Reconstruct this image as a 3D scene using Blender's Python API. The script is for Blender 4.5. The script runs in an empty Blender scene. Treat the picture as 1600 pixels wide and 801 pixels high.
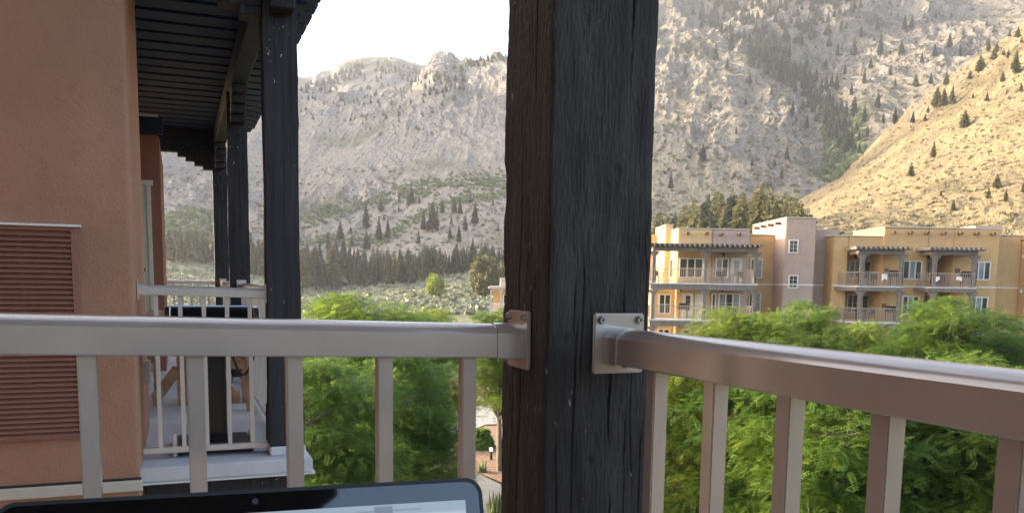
import bpy, bmesh, math, random
import numpy as np
from mathutils import Vector, Matrix
from mathutils.bvhtree import BVHTree

random.seed(7)
RNG = np.random.default_rng(11)
S = bpy.context.scene
COL = S.collection
R = math.radians

# ---------------------------------------------------------------- camera
F_PX, CX, CY = 1315.0, 800.0, 591.0          # the photo is the upper part of a taller frame: shifted lens
PITCH, ROLL = R(-6.66), R(0.82)
EYE = np.array([0.0, 0.0, 9.2])
fw = np.array([0, math.cos(PITCH), math.sin(PITCH)])
_x = np.array([1.0, 0, 0]); _u = np.cross(_x, fw)
xr = math.cos(ROLL) * _x + math.sin(ROLL) * _u
ur = -math.sin(ROLL) * _x + math.cos(ROLL) * _u
cam_d = bpy.data.cameras.new('camera')
cam = bpy.data.objects.new('camera', cam_d); COL.objects.link(cam)
cam.matrix_world = Matrix(((xr[0], ur[0], -fw[0], EYE[0]), (xr[1], ur[1], -fw[1], EYE[1]),
                           (xr[2], ur[2], -fw[2], EYE[2]), (0, 0, 0, 1)))
cam_d.sensor_fit = 'HORIZONTAL'; cam_d.sensor_width = 36
cam_d.lens = 36 * F_PX / 1600
cam_d.shift_y = (CY - 400.5) / 1600
cam_d.clip_start = 0.05; cam_d.clip_end = 6000
S.camera = cam

# ---------------------------------------------------------------- light
SUN_AZ, SUN_EL = R(-79), R(13)               # azimuth from +Y towards +X: low sun from the left
sdir = Vector((math.sin(SUN_AZ) * math.cos(SUN_EL), math.cos(SUN_AZ) * math.cos(SUN_EL), math.sin(SUN_EL)))
sun_d = bpy.data.lights.new('sun', 'SUN'); sun_d.energy = 2.9; sun_d.angle = R(0.55); sun_d.color = (1.0, 0.80, 0.55)
sun = bpy.data.objects.new('sun', sun_d); COL.objects.link(sun)
sun.rotation_euler = sdir.to_track_quat('Z', 'Y').to_euler()
W = bpy.data.worlds.new('World'); S.world = W; W.use_nodes = True
nt = W.node_tree; nt.nodes.clear()
sky = nt.nodes.new('ShaderNodeTexSky'); sky.sky_type = 'NISHITA'; sky.sun_disc = False
sky.sun_elevation = SUN_EL; sky.sun_rotation = SUN_AZ; sky.altitude = 400; sky.air_density = 0.75; sky.dust_density = 5.5; sky.ozone_density = 0.2
bg = nt.nodes.new('ShaderNodeBackground'); bg.inputs[1].default_value = 0.15
wo = nt.nodes.new('ShaderNodeOutputWorld')
nt.links.new(sky.outputs[0], bg.inputs[0]); nt.links.new(bg.outputs[0], wo.inputs[0])
S.view_settings.view_transform = 'Standard'; S.view_settings.look = 'None'
S.view_settings.gamma = 1.0; S.view_settings.exposure = 2.45
S.render.engine = 'CYCLES'
S.cycles.max_bounces = 6; S.cycles.diffuse_bounces = 3; S.cycles.glossy_bounces = 3
S.cycles.transmission_bounces = 4; S.cycles.volume_bounces = 0; S.cycles.transparent_max_bounces = 8
S.cycles.use_denoising = True

# ---------------------------------------------------------------- helpers
def ray(x, y):
    d = xr * (x - CX) / F_PX - ur * (y - CY) / F_PX + fw
    return d / d[1]
def at(x, y, Y): return EYE + ray(x, y) * Y
def atz(x, y, z):
    d = ray(x, y); return EYE + d * ((z - EYE[2]) / d[2])

def hash3(ix, iy, iz, seed):
    h = (ix.astype(np.int64) * 374761393 + iy.astype(np.int64) * 668265263 + iz.astype(np.int64) * 2147483647 + seed * 974711) & 0xffffffff
    h = ((h ^ (h >> 13)) * 1274126177) & 0xffffffff
    h = ((h ^ (h >> 16)) * 2246822519) & 0xffffffff
    return ((h ^ (h >> 15)) & 0xffffff) / float(0xffffff)
def vnoise(P, seed=0):
    P = np.asarray(P, dtype=np.float64); i = np.floor(P); f = P - i; f = f * f * f * (f * (f * 6 - 15) + 10)
    i = i.astype(np.int64); out = 0
    for dx in (0, 1):
        wx = f[:, 0] if dx else 1 - f[:, 0]
        for dy in (0, 1):
            wy = f[:, 1] if dy else 1 - f[:, 1]
            for dz in (0, 1):
                wz = f[:, 2] if dz else 1 - f[:, 2]
                out = out + wx * wy * wz * hash3(i[:, 0] + dx, i[:, 1] + dy, i[:, 2] + dz, seed)
    return out * 2 - 1
def fbm(P, oct=5, seed=0, gain=0.5, ridged=False):
    a, s, t = 1.0, 0, 0; P = np.asarray(P, dtype=np.float64).copy()
    for o in range(oct):
        n = vnoise(P, seed + o * 17)
        if ridged: n = 1 - 2 * np.abs(n)
        s = s + a * n; t += a; a *= gain; P = P * 2.03 + 11.3
    return s / t

def tag(o, label=None, cat=None, group=None, kind=None):
    if label: o['label'] = label
    if cat: o['category'] = cat
    if group: o['group'] = group
    if kind: o['kind'] = kind
    return o
def thing(name, label, cat, loc, group=None):
    o = bpy.data.objects.new(name, None); COL.objects.link(o)
    o.location = [float(v) for v in loc]; o.empty_display_size = 0.2
    tag(o, label, cat, group); o['_w'] = 1
    return o
def root_loc(o):
    while o.parent is not None: o = o.parent
    return np.array(o.location)
def copy_tree(o, parent=None):
    c = o.copy(); COL.objects.link(c)
    if parent is not None: c.parent = parent
    for ch in list(o.children): copy_tree(ch, c)
    return c
def link_mesh(name, me, parent=None, loc=None):
    o = bpy.data.objects.new(name, me); COL.objects.link(o)
    if parent is not None: o.parent = parent
    if loc is not None: o.location = [float(v) for v in loc]
    return o
def mesh_np(name, V, Fq, mats, smooth=False, matidx=None):
    """V (n,3), Fq (m,3|4) -> mesh"""
    me = bpy.data.meshes.new(name); V = np.ascontiguousarray(V, dtype=np.float32); Fq = np.ascontiguousarray(Fq, dtype=np.int32)
    k = Fq.shape[1]
    me.vertices.add(len(V)); me.vertices.foreach_set('co', V.ravel())
    me.loops.add(Fq.size); me.loops.foreach_set('vertex_index', Fq.ravel())
    me.polygons.add(len(Fq)); me.polygons.foreach_set('loop_start', np.arange(0, Fq.size, k, dtype=np.int32))
    me.polygons.foreach_set('loop_total', np.full(len(Fq), k, dtype=np.int32))
    me.polygons.foreach_set('use_smooth', np.full(len(Fq), smooth))
    if matidx is not None: me.polygons.foreach_set('material_index', np.asarray(matidx, dtype=np.int32))
    me.update(calc_edges=True); me.validate()
    for m in (mats if isinstance(mats, (list, tuple)) else [mats]): me.materials.append(m)
    return me

class MB:
    """collects shapes, builds one mesh object"""
    def __init__(s): s.v = []; s.f = []; s.m = []; s.cur = 0
    def add(s, V, Fs):
        b = len(s.v); s.v += [tuple(float(c) for c in p) for p in V]
        s.f += [tuple(i + b for i in f) for f in Fs]; s.m += [s.cur] * len(Fs); return s
    def hexa(s, P):   # 8 points: bottom loop 0-3, top loop 4-7
        return s.add(P, [(3, 2, 1, 0), (4, 5, 6, 7), (0, 1, 5, 4), (1, 2, 6, 5), (2, 3, 7, 6), (3, 0, 4, 7)])
    def box(s, lo, hi, ax=None, org=(0, 0, 0)):
        """box lo..hi in the frame (ax columns) at org"""
        A = np.eye(3) if ax is None else np.asarray(ax); o = np.asarray(org, dtype=float)
        l, h = np.minimum(lo, hi), np.maximum(lo, hi)
        pts = [(l[0], l[1], l[2]), (h[0], l[1], l[2]), (h[0], h[1], l[2]), (l[0], h[1], l[2]),
               (l[0], l[1], h[2]), (h[0], l[1], h[2]), (h[0], h[1], h[2]), (l[0], h[1], h[2])]
        return s.hexa([o + p[0] * A[0] + p[1] * A[1] + p[2] * A[2] for p in pts])
    def beam(s, p, q, w, h, up=(0, 0, 1)):
        p, q = np.asarray(p, float), np.asarray(q, float); d = q - p; d /= np.linalg.norm(d)
        u = np.asarray(up, float); sd = np.cross(d, u); sd /= np.linalg.norm(sd); u = np.cross(sd, d)
        c = []
        for e in (p, q):
            c.append([e - sd * w / 2 - u * h / 2, e + sd * w / 2 - u * h / 2, e + sd * w / 2 + u * h / 2, e - sd * w / 2 + u * h / 2])
        return s.add(c[0] + c[1], [(0, 1, 2, 3), (7, 6, 5, 4), (4, 5, 1, 0), (5, 6, 2, 1), (6, 7, 3, 2), (7, 4, 0, 3)])
    def sweep(s, prof, p, q, sd, up):   # prof list of (a,b) in sd,up ; convex
        p, q, sd, up = [np.asarray(a, float) for a in (p, q, sd, up)]; n = len(prof)
        V = [p + a * sd + b * up for a, b in prof] + [q + a * sd + b * up for a, b in prof]
        Fs = [tuple(range(n)), tuple(range(2 * n - 1, n - 1, -1))] + [(i, i + n, (i + 1) % n + n, (i + 1) % n) for i in range(n)]
        return s.add(V, [f[::-1] for f in Fs])
    def cyl(s, p, q, r0, r1=None, n=12, caps=True):
        p, q = np.asarray(p, float), np.asarray(q, float); r1 = r0 if r1 is None else r1
        d = q - p; d /= np.linalg.norm(d); a = np.cross(d, (0, 0, 1.0) if abs(d[2]) < .9 else (1.0, 0, 0)); a /= np.linalg.norm(a); b = np.cross(d, a)
        V = []
        for e, r in ((p, r0), (q, r1)):
            V += [e + r * (math.cos(2 * math.pi * i / n) * a + math.sin(2 * math.pi * i / n) * b) for i in range(n)]
        Fs = [(i, (i + 1) % n, (i + 1) % n + n, i + n) for i in range(n)]
        if caps: Fs += [tuple(range(n))[::-1], tuple(range(n, 2 * n))]
        return s.add(V, Fs)
    def tube(s, pts, r, n=8):
        for a, b in zip(pts[:-1], pts[1:]): s.cyl(a, b, r, r, n)
        return s
    def sphere(s, c, r, n=10, m=6, sq=(1, 1, 1)):
        V = [np.asarray(c) + np.array((0, 0, -r * sq[2]))]
        for j in range(1, m):
            t = -math.pi / 2 + math.pi * j / m
            V += [np.asarray(c) + np.array((r * sq[0] * math.cos(t) * math.cos(2 * math.pi * i / n), r * sq[1] * math.cos(t) * math.sin(2 * math.pi * i / n), r * sq[2] * math.sin(t))) for i in range(n)]
        V.append(np.asarray(c) + np.array((0, 0, r * sq[2]))); Fs = []
        for i in range(n): Fs.append((0, 1 + (i + 1) % n, 1 + i))
        for j in range(m - 2):
            for i in range(n): Fs.append((1 + j * n + i, 1 + j * n + (i + 1) % n, 1 + (j + 1) * n + (i + 1) % n, 1 + (j + 1) * n + i))
        k = 1 + (m - 2) * n
        for i in range(n): Fs.append((k + i, k + (i + 1) % n, len(V) - 1))
        return s.add(V, Fs)
    def build(s, name, mat, parent=None, bevel=0, smooth=False, segs=1, world=True):
        me = bpy.data.meshes.new(name)
        off = root_loc(parent) if (parent is not None and world) else np.zeros(3)
        me.from_pydata([tuple(np.asarray(p) - off) for p in s.v], [], s.f)
        for m in (mat if isinstance(mat, (list, tuple)) else [mat]): me.materials.append(m)
        for p, mi in zip(me.polygons, s.m): p.material_index = mi
        bm = bmesh.new(); bm.from_mesh(me)
        bmesh.ops.recalc_face_normals(bm, faces=bm.faces)
        if bevel: bmesh.ops.bevel(bm, geom=[e for e in bm.edges if e.calc_face_angle(0) > 0.35], offset=bevel, segments=segs, affect='EDGES', clamp_overlap=True)
        bm.to_mesh(me); bm.free()
        if smooth:
            me.polygons.foreach_set('use_smooth', np.ones(len(me.polygons), dtype=bool))
            try: me.set_sharp_from_angle(angle=R(24))
            except Exception: pass
        return link_mesh(name, me, parent)

# ---------------------------------------------------------------- materials
class NT:
    def __init__(s, name):
        s.m = bpy.data.materials.new(name); s.m.use_nodes = True; s.t = s.m.node_tree; s.t.nodes.clear()
        s.out = s.n('ShaderNodeOutputMaterial')
    def n(s, typ, **kw):
        nd = s.t.nodes.new(typ)
        for k, v in kw.items():
            if k.startswith('i_'): nd.inputs[k[2:].replace('_', ' ')].default_value = v
            else: setattr(nd, k, v)
        return nd
    def l(s, a, b): s.t.links.new(a, b)
    def coord(s, kind='Object', scale=(1, 1, 1), rot=(0, 0, 0)):
        tc = s.n('ShaderNodeTexCoord'); mp = s.n('ShaderNodeMapping')
        mp.inputs['Scale'].default_value = scale; mp.inputs['Rotation'].default_value = rot
        s.l(tc.outputs[kind], mp.inputs[0]); return mp.outputs[0]
    def noise(s, vec, scale, detail=4, rough=0.55):
        nd = s.n('ShaderNodeTexNoise'); nd.inputs['Scale'].default_value = scale; nd.inputs['Detail'].default_value = detail
        nd.inputs['Roughness'].default_value = rough
        if vec is not None: s.l(vec, nd.inputs['Vector'])
        return nd.outputs['Fac']
    def ramp(s, fac, stops):
        nd = s.n('ShaderNodeValToRGB'); cr = nd.color_ramp
        while len(cr.elements) < len(stops): cr.elements.new(0.5)
        for e, (p, c) in zip(cr.elements, stops):
            e.position = p; e.color = (*c, 1) if len(c) == 3 else c
        s.l(fac, nd.inputs[0]); return nd.outputs[0]
    def mix(s, fac, a, b):
        nd = s.n('ShaderNodeMix', data_type='RGBA')
        for sock, v in ((nd.inputs['Factor'], fac), (nd.inputs[6], a), (nd.inputs[7], b)):
            if isinstance(v, bpy.types.NodeSocket): s.l(v, sock)
            elif isinstance(v, (int, float)): sock.default_value = v
            else: sock.default_value = (*v, 1)
        return nd.outputs[2]
    def math(s, op, a, b=0.0):
        nd = s.n('ShaderNodeMath', operation=op)
        for sock, v in ((nd.inputs[0], a), (nd.inputs[1], b)):
            if isinstance(v, bpy.types.NodeSocket): s.l(v, sock)
            else: sock.default_value = v
        return nd.outputs[0]
    def bump(s, h, strength=0.3, dist=0.01, prev=None):
        nd = s.n('ShaderNodeBump'); nd.inputs['Strength'].default_value = strength; nd.inputs['Distance'].default_value = dist
        s.l(h, nd.inputs['Height'])
        if prev is not None: s.l(prev, nd.inputs['Normal'])
        return nd.outputs[0]
    def bsdf(s, col, rough=0.6, bump=None, metal=0.0, spec=0.5, **kw):
        b = s.n('ShaderNodeBsdfPrincipled')
        if isinstance(col, bpy.types.NodeSocket): s.l(col, b.inputs['Base Color'])
        else: b.inputs['Base Color'].default_value = (*col, 1)
        if isinstance(rough, bpy.types.NodeSocket): s.l(rough, b.inputs['Roughness'])
        else: b.inputs['Roughness'].default_value = rough
        b.inputs['Metallic'].default_value = metal; b.inputs['Specular IOR Level'].default_value = spec
        for k, v in kw.items(): b.inputs[k].default_value = v
        if bump is not None: s.l(bump, b.inputs['Normal'])
        s.l(b.outputs[0], s.out.inputs[0]); return b

def m_plain(name, col, rough=0.6, var=0.12, scale=6, bump=0.1, bdist=0.002, metal=0, spec=0.5):
    N = NT(name); c = N.coord()
    f = N.noise(c, scale, 5); f2 = N.noise(c, scale * 9, 3)
    lo = tuple(v * (1 - var) for v in col); hi = tuple(min(1, v * (1 + var)) for v in col)
    cc = N.ramp(f, [(0.3, lo), (0.7, hi)])
    N.bsdf(cc, N.math('MULTIPLY_ADD', f2, 0.12) if False else rough, N.bump(f2, bump, bdist), metal, spec); return N.m
def m_stucco(name, col, grain=160, strength=0.5, dist=0.004, var=0.10):
    N = NT(name); c = N.coord()
    big = N.noise(c, 1.3, 5); med = N.noise(c, grain * .3, 4, .65); fine = N.noise(c, grain, 3, .6)
    lo = tuple(v * (1 - var) for v in col); hi = tuple(v * (1 + var) for v in col)
    cc = N.ramp(big, [(0.3, lo), (0.7, hi)])
    cc = N.mix(N.math('MULTIPLY', N.ramp(med, [(0.55, (0, 0, 0)), (0.72, (1, 1, 1))]), 0.18), cc, tuple(v * .62 for v in col))
    mot = N.noise(c, 6, 5, .6); cc = N.mix(N.math('MULTIPLY', N.ramp(mot, [(.45, (0, 0, 0)), (.70, (1, 1, 1))]), .22), cc, tuple(v * .72 for v in col))
    drip = N.noise(N.coord('Object', (1, 1, .06)), 5, 4, .6); cc = N.mix(N.math('MULTIPLY', N.ramp(drip, [(.56, (0, 0, 0)), (.72, (1, 1, 1))]), .16), cc, tuple(v * .75 for v in col))
    h = N.math('ADD', N.math('MULTIPLY', med, 0.8), fine)
    N.bsdf(cc, 0.92, N.bump(h, strength, dist), 0, 0.15); return N.m
def m_timber(name, col=(.024, .023, .025), along='z', rough=.62, flecks=True, bumpd=.004, st=.05, worn=(.045, .036, .032)):
    N = NT(name); sc = {'z': (1, 1, st), 'x': (st, 1, 1), 'y': (1, st, 1)}[along]
    c = N.coord('Object', sc); c0 = N.coord()
    g = N.noise(c, 140, 5, .65); g2 = N.noise(c, 35, 4, .6); big = N.noise(c0, 3, 4)
    cc = N.ramp(g2, [(.3, tuple(v * .55 for v in col)), (.7, tuple(v * 1.5 for v in col))])
    cc = N.mix(N.math('MULTIPLY', big, .35), cc, worn)
    if flecks:
        fl = N.noise(N.coord('Object', {'z': (1, 1, .35), 'x': (.35, 1, 1), 'y': (1, .35, 1)}[along]), 75, 2, .5)
        pa = N.noise(c0, 7, 2)
        k = N.math('MULTIPLY', N.ramp(fl, [(.700, (0, 0, 0)), (.725, (1, 1, 1))]), N.ramp(pa, [(.5, (0, 0, 0)), (.58, (1, 1, 1))]))
        cc = N.mix(k, cc, (.33, .32, .31))
    h = N.math('ADD', g, N.math('MULTIPLY', g2, 1.2))
    N.bsdf(cc, rough, N.bump(h, .55, bumpd), 0, .2); return N.m
def m_paint(name, col, rough=.38, spec=.5, coat=0.0, metal=0.0):
    N = NT(name); c = N.coord(); f = N.noise(c, 9, 4); o = N.noise(c, 900, 2)
    lo = tuple(v * .94 for v in col); hi = tuple(v * 1.05 for v in col)
    d = N.noise(c, 60, 3, .7)
    cc = N.ramp(f, [(.3, lo), (.7, hi)])
    cc = N.mix(N.math('MULTIPLY', N.ramp(d, [(.66, (0, 0, 0)), (.74, (1, 1, 1))]), .18), cc, tuple(v * .6 for v in col))
    ch = N.noise(c, 190, 2, .5); cc = N.mix(N.math('MULTIPLY', N.ramp(ch, [(.76, (0, 0, 0)), (.78, (1, 1, 1))]), .6), cc, (.09, .075, .065))
    N.bsdf(cc, N.math('ADD', N.math('MULTIPLY', f, .1), rough - .05), N.bump(o, .06, .0006), metal, spec, **{'Coat Weight': coat, 'Coat Roughness': .12, 'Coat IOR': 1.9}); return N.m
def m_leaf(name, c0, c1, c2, trans=.42, scale=.55):
    N = NT(name); c = N.coord()
    oi = N.n('ShaderNodeObjectInfo')
    geo = N.n('ShaderNodeNewGeometry')
    f = N.noise(c, scale, 3); f = N.math('ADD', f, N.math('MULTIPLY', N.math('SUBTRACT', geo.outputs['Random Per Island'], .5), .38))
    f = N.math('ADD', f, N.math('MULTIPLY', N.math('SUBTRACT', oi.outputs['Random'], .5), .16))
    cc = N.ramp(f, [(.28, c0), (.52, c1), (.78, c2)])
    d = N.n('ShaderNodeBsdfPrincipled'); N.l(cc, d.inputs['Base Color']); d.inputs['Roughness'].default_value = .5; d.inputs['Specular IOR Level'].default_value = .3
    t = N.n('ShaderNodeBsdfTranslucent')
    N.l(N.mix(.5, cc, tuple(min(1, v * 1.5) for v in c2)), t.inputs[0])
    mx = N.n('ShaderNodeMixShader'); mx.inputs[0].default_value = trans
    N.l(d.outputs[0], mx.inputs[1]); N.l(t.outputs[0], mx.inputs[2]); N.l(mx.outputs[0], N.out.inputs[0]); return N.m
def m_glass(name, tint, rough=.04):
    N = NT(name); c = N.coord(); f = N.noise(c, .9, 3)
    cc = N.ramp(f, [(.35, tuple(v * .6 for v in tint)), (.65, tint)])
    N.bsdf(cc, rough, None, 0, .8); return N.m

M = {}
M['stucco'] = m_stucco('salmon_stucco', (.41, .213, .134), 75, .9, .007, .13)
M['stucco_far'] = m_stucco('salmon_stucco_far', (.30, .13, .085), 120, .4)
M['trim'] = m_paint('beige_trim', (.50, .45, .36), .5)
M['door'] = m_paint('cream_paint', (.62, .57, .43), .45)
M['louver'] = m_paint('brick_red_paint', (.27, .115, .075), .40)
M['rail'] = m_paint('taupe_paint', (.49, .39, .325), .32, .6, 1.0, .20)
M['rail_nb'] = m_paint('taupe_paint_light', (.55, .46, .395), .34, .6, .8, .12)
M['timber_z'] = m_timber('charcoal_timber_upright', (.032, .029, .031))
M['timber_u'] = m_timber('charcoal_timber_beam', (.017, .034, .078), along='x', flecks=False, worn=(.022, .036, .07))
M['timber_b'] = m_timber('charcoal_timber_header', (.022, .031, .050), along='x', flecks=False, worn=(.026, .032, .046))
M['hero'] = m_timber('charcoal_timber_hewn', (.052, .044, .040), rough=.68, bumpd=.005, st=.16)
M['slab'] = m_stucco('concrete', (.55, .54, .535), 60, .35, .004, .16)
M['slabedge'] = m_paint('slab_flashing', (.62, .60, .56), .5)
M['black'] = m_paint('black_enamel', (.012, .012, .013), .22)
M['blackmat'] = m_plain('black_plastic', (.016, .016, .017), .5)
M['chrome'] = m_plain('bright_metal', (.68, .68, .68), .22, .05, metal=1)
M['teak'] = m_plain('oiled_wood', (.36, .20, .10), .55, .3, 14, .3)
M['steel'] = m_plain('screw_steel', (.34, .29, .26), .35, .1, 30, metal=.6)
M['white'] = m_paint('white_frame', (.74, .72, .66), .45)
M['box'] = m_plain('outlet_cover', (.52, .47, .40), .45)

# ---------------------------------------------------------------- balcony frame
PHI = R(21.6)
U = np.array([-math.sin(PHI), math.cos(PHI), 0.0])      # along the facade, away from the viewer
V = np.array([math.cos(PHI), math.sin(PHI), 0.0])       # out from the facade
ZZ = np.array([0, 0, 1.0])
AX = np.array([U, V, ZZ])
PC = EYE + np.array([.056, 1.36, 0.0])                  # near post: corner nearest the viewer (eye level)
PC[2] = 0
EZ = 9.2
DECK = EZ - 1.14
def L(u, v, z): return PC + u * U + v * V + z * ZZ
PW = .19

# ---------------------------------------------------------------- near timber post (modelled relief)
def hero_post():
    n_s = 150                                            # samples per side
    zs = np.concatenate([np.linspace(DECK, EZ - .42, 40, endpoint=False), np.linspace(EZ - .42, EZ + .5, 470, endpoint=False), np.linspace(EZ + .5, EZ + 1.83, 60)])
    w, d = PW, .205
    # perimeter: start at corner C(0,0): along +V (front), +U (right), -V(back), -U(left)
    cr = .006
    per, nor = [], []
    t = (np.arange(n_s) + .5) / n_s; tc = (np.arange(24) + .5) / 24
    def side(a, b, nrm, t=t):
        for k in t: per.append(np.array(a) * (1 - k) + np.array(b) * k); nor.append(nrm)
    side((0, 0), (0, w), (-1, 0)); side((0, w), (d, w), (0, 1), tc); side((d, w), (d, 0), (1, 0), tc); side((d, 0), (0, 0), (0, -1))
    per = np.array(per); nor = np.array(nor)
    # round the corners
    def rnd(p):
        c = np.clip(p, [cr, cr], [d - cr, w - cr]); q = p - c; l = np.linalg.norm(q, axis=1, keepdims=True)
        return np.where(l > cr, c + q / np.maximum(l, 1e-9) * cr, p)
    per = rnd(per)
    n = len(per); nz = len(zs)
    PP = np.repeat(per[None], nz, 0); NN = np.repeat(nor[None].astype(float), nz, 0); Zg = np.repeat(zs[:, None], n, 1)
    side_id = np.repeat(np.repeat(np.arange(4), (n_s, 24, 24, n_s))[None], nz, 0)
    sc = np.concatenate([t, tc, tc, t])[None].repeat(nz, 0)
    Q = np.stack([PP[..., 0], PP[..., 1], Zg], -1).reshape(-1, 3)
    warp = .004 * vnoise(Q * np.array([9, 9, 5]), 5)
    Qg = Q * np.array([330, 330, 48]); Qg[:, 0] += warp * 300; Qg[:, 1] += warp * 300
    fine = fbm(Qg, 3, 3)
    mid = fbm(Q * np.array([60, 60, 14]), 3, 8)
    adz = fbm(Q * np.array([22, 22, 60]), 4, 21, .6)        # hewn facets
    big = fbm(Q * np.array([5, 5, 3.2]), 3, 31)
    disp = .0012 * fine + .0003 * mid + .0011 * adz + .0012 * big
    disp = disp.reshape(nz, n)
    # cracks: (side, position across, z0, z1, depth, width)
    cracks = [(0, .72, EZ - .10, EZ + .6, .008, .0030), (0, .24, EZ - .12, EZ + .08, .006, .0022), (0, .26, EZ - .45, EZ - .05, .007, .0024), (0, .33, EZ - .20, EZ + .06, .006, .0020),
              (0, .62, EZ - .5, EZ - .13, .008, .0028), (0, .84, EZ - .4, EZ - .1, .004, .0018), (3, .42, EZ - .6, EZ + .2, .006, .003),
              (3, .70, EZ - .1, EZ + .6, .005, .0026), (0, .10, EZ - .5, EZ - .2, .005, .002), (3, .25, EZ - .5, EZ + .0, .006, .0028), (0, .93, EZ - .45, EZ + .4, .004, .0018), (0, .78, EZ - .5, EZ - .2, .004, .0018)]
    for k, (sd, p, z0, z1, dep, wd) in enumerate(cracks):
        zz = Zg; cen = p + .034 * vnoise(np.stack([zz.ravel() * 6, zz.ravel() * 0 + k * 7.7, zz.ravel() * 0], -1), 40 + k).reshape(zz.shape) + .008 * vnoise(np.stack([zz.ravel() * 40, zz.ravel() * 0 + k * 3.1, zz.ravel() * 0], -1), 60 + k).reshape(zz.shape)
        dist = np.abs(sc - cen) * PW * 2.2
        fade = np.clip((zz - z0) / .06, 0, 1) * np.clip((z1 - zz) / .06, 0, 1)
        gap = np.clip(.75 + 1.1 * vnoise(np.stack([zz.ravel() * 9, zz.ravel() * 0 + k * 5.3, zz.ravel() * 0], -1), 140 + k).reshape(zz.shape), .05, 1.2)
        disp -= np.where(side_id == sd, dep * np.exp(-(dist / wd) ** 2) * fade * gap, 0)
    for kx, kz, kr in ((.16, EZ - .095, .010), (.30, EZ + .41, .009), (.62, EZ + .18, .012), (.44, EZ - .30, .009)):     # knots
        rk = np.sqrt(((sc - kx) * PW) ** 2 + ((Zg - kz) * .8) ** 2) / kr
        disp += np.where(side_id == 0, -.0030 * np.exp(-(rk * 1.7) ** 2) + .0006 * np.exp(-((rk - 1.5) / .5) ** 2) + .0003 * np.cos(rk * 7) * np.exp(-(rk / 2.2) ** 2), 0)
    # worn arrises
    edge = np.minimum(sc, 1 - sc) * PW
    wear = np.clip(vnoise(np.stack([Zg.ravel() * 11, (side_id.ravel() + (sc.ravel() > .5)) % 4 * 5.0, Zg.ravel() * 0], -1), 77).reshape(Zg.shape), 0, 1)
    disp -= .006 * wear * np.exp(-(edge / .010) ** 2)
    P2 = PP + NN * disp[..., None]
    Wd = PC[None, None] + P2[..., :1] * U + P2[..., 1:2] * V
    Wd = np.concatenate([Wd[..., :2], Zg[..., None]], -1).reshape(-1, 3)
    i = np.arange(nz - 1)[:, None]; j = np.arange(n)[None]; j2 = (j + 1) % n
    Fq = np.stack([i * n + j, i * n + j2 + 0 * i, (i + 1) * n + j2, (i + 1) * n + j], -1).reshape(-1, 4)[:, ::-1]
    base = L(d / 2, w / 2, DECK)
    me = mesh_np('timber_post', Wd - base, Fq, M['hero'], True)
    o = link_mesh('timber_post', me, None, base)
    tag(o, 'thick charcoal black hewn timber post with cracks where the two railings meet', 'post')
hero_post()

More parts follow.
